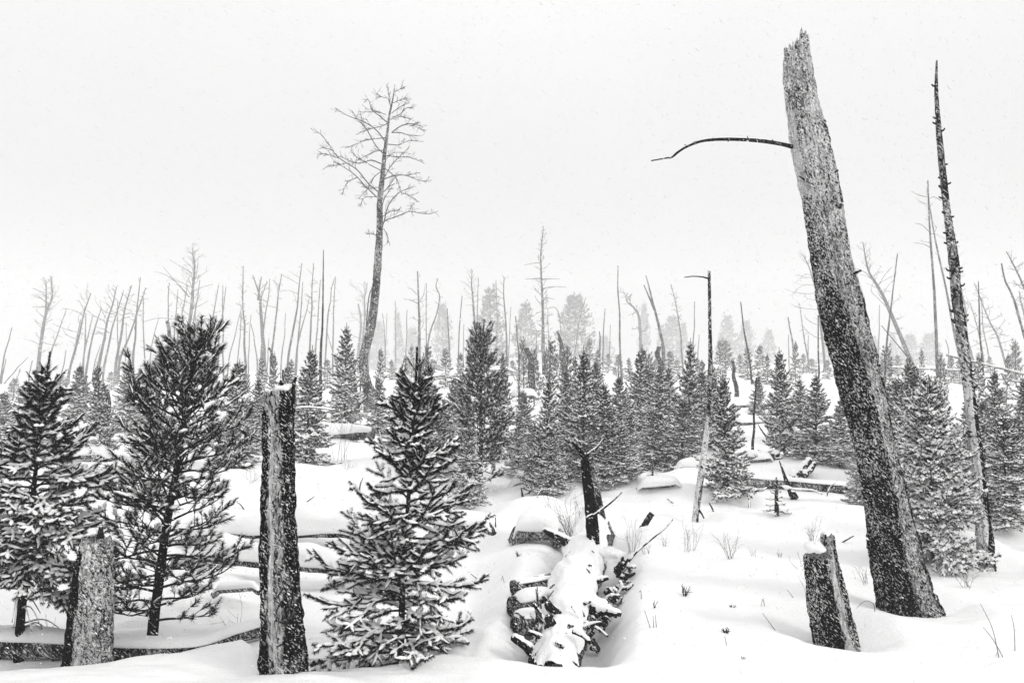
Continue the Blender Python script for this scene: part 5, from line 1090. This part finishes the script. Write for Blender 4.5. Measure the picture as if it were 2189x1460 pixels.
# ---- broken ends of buried branches
items = []; rg = np.random.default_rng(99)
for x, y in [(75, 985), (140, 1010), (255, 1050), (440, 1010), (520, 1090), (655, 1075), (690, 1180), (770, 1050), (905, 1030), (960, 1180), (1020, 1240), (1060, 1130), (1150, 1065), (1345, 990), (1440, 1075), (1600, 1085), (1560, 980), (1640, 935), (1770, 1060), (1800, 1160), (1870, 900), (1925, 850), (2140, 880), (2160, 1100), (620, 890), (465, 960), (1385, 900), (1115, 905)]:
    g = G(x, y); k = g[1] / F; a = rg.normal(0, 1.0); l = (14 + 22 * rg.random()) * k; d = nrm(np.array((math.sin(a), rg.normal(0, .4), .45 + .5 * rg.random()))); t = rg.random() < .5
    o = simple_stick('dead_branch', '', 'branch', [g - d * .08, g + d * l * .5 + rg.normal(0, .08, 3) * l, g + d * l], (.9 + 2.2 * rg.random()) * k, .8 * k, DPOLE, .7, 'branch ends poking out of the snow', int(x))
    items.append((x, o, ('short' if l / k < 25 else 'long') + (' dark branch end leaning left' if d[0] < -.25 else ' dark branch end leaning right' if d[0] > .25 else ' dark branch end sticking up')))
relabel(items, 'in the snow')

# ================================================================== the air
# falling snow: small clumped flakes everywhere between the camera and the far trees
rf = np.random.default_rng(3)
def flakes(n, d0, d1, s0, s1, pw=1.0):
    d = (d0 ** 3 + (d1 ** 3 - d0 ** 3) * rf.random(n)) ** (1 / 3.) if pw == 3 else d0 + (d1 - d0) * rf.random(n) ** pw
    px = -300 + 2800 * rf.random(n); py = -200 + 1760 * rf.random(n)
    C = np.stack([(px - CX) / F * d, d, CAMZ + (765 - py) / F * d], -1)
    C = C[C[:, 2] > H(C[:, 0], C[:, 1]) + .03]; n = len(C)
    s = s0 + (s1 - s0) * rf.random(n) ** 2
    ax = nrm(np.array((.78, .25, -.60)) + rf.normal(0, .10, (n, 3))); u = nrm(np.cross(ax, rf.normal(size=(n, 3)))); v = np.cross(ax, u)
    e = (1.5 + .9 * rf.random(n))[:, None]
    V = np.stack([C - ax * s[:, None] * e, C + u * s[:, None] * .7, C + v * s[:, None] * .6, C - u * s[:, None] * .6, C - v * s[:, None] * .7, C + ax * s[:, None] * e], 1)
    f = np.array([[0, 2, 1], [0, 3, 2], [0, 4, 3], [0, 1, 4], [5, 1, 2], [5, 2, 3], [5, 3, 4], [5, 4, 1]])
    fm.add(V, ((np.arange(n) * 6)[:, None, None] + f[None]).reshape(-1, 3))
fm = MB()
flakes(3000, 1.6, 4.2, .0014, .0036)
flakes(42000, 4, 12, .0022, .0055)
flakes(65000, 12, 45, .006, .014)
fo = fm.build('falling_snow', [FLAKE]); fo['kind'] = 'stuff'
# haze: a closed box round the camera and everything in it
me = bpy.data.meshes.new('haze'); x, y0, y1, z0, z1 = 310, -310, 310, -14, 34
vs = [(a, b, c) for a in (-x, x) for b in (y0, y1) for c in (z0, z1)]
me.from_pydata(vs, [], [(0, 1, 3, 2), (4, 6, 7, 5), (0, 4, 5, 1), (2, 3, 7, 6), (0, 2, 6, 4), (1, 5, 7, 3)]); me.update()
ho = bpy.data.objects.new('haze', me); S.collection.objects.link(ho); ho['kind'] = 'stuff'
hm = bpy.data.materials.new('snowy_air'); hm.use_nodes = True; n_ = hm.node_tree; n_.nodes.clear()
o_ = n_.nodes.new('ShaderNodeOutputMaterial'); pv = n_.nodes.new('ShaderNodeVolumePrincipled')
pv.inputs['Color'].default_value = (.98, .98, .98, 1); pv.inputs['Density'].default_value = .0042; pv.inputs['Anisotropy'].default_value = .0
n_.links.new(pv.outputs[0], o_.inputs['Volume']); me.materials.append(hm)
_l = [o['label'] for o in S.objects if 'label' in o]
for q in sorted(set(q for q in _l if _l.count(q) > 1)): print('DUPLICATE LABEL', q, _l.count(q))
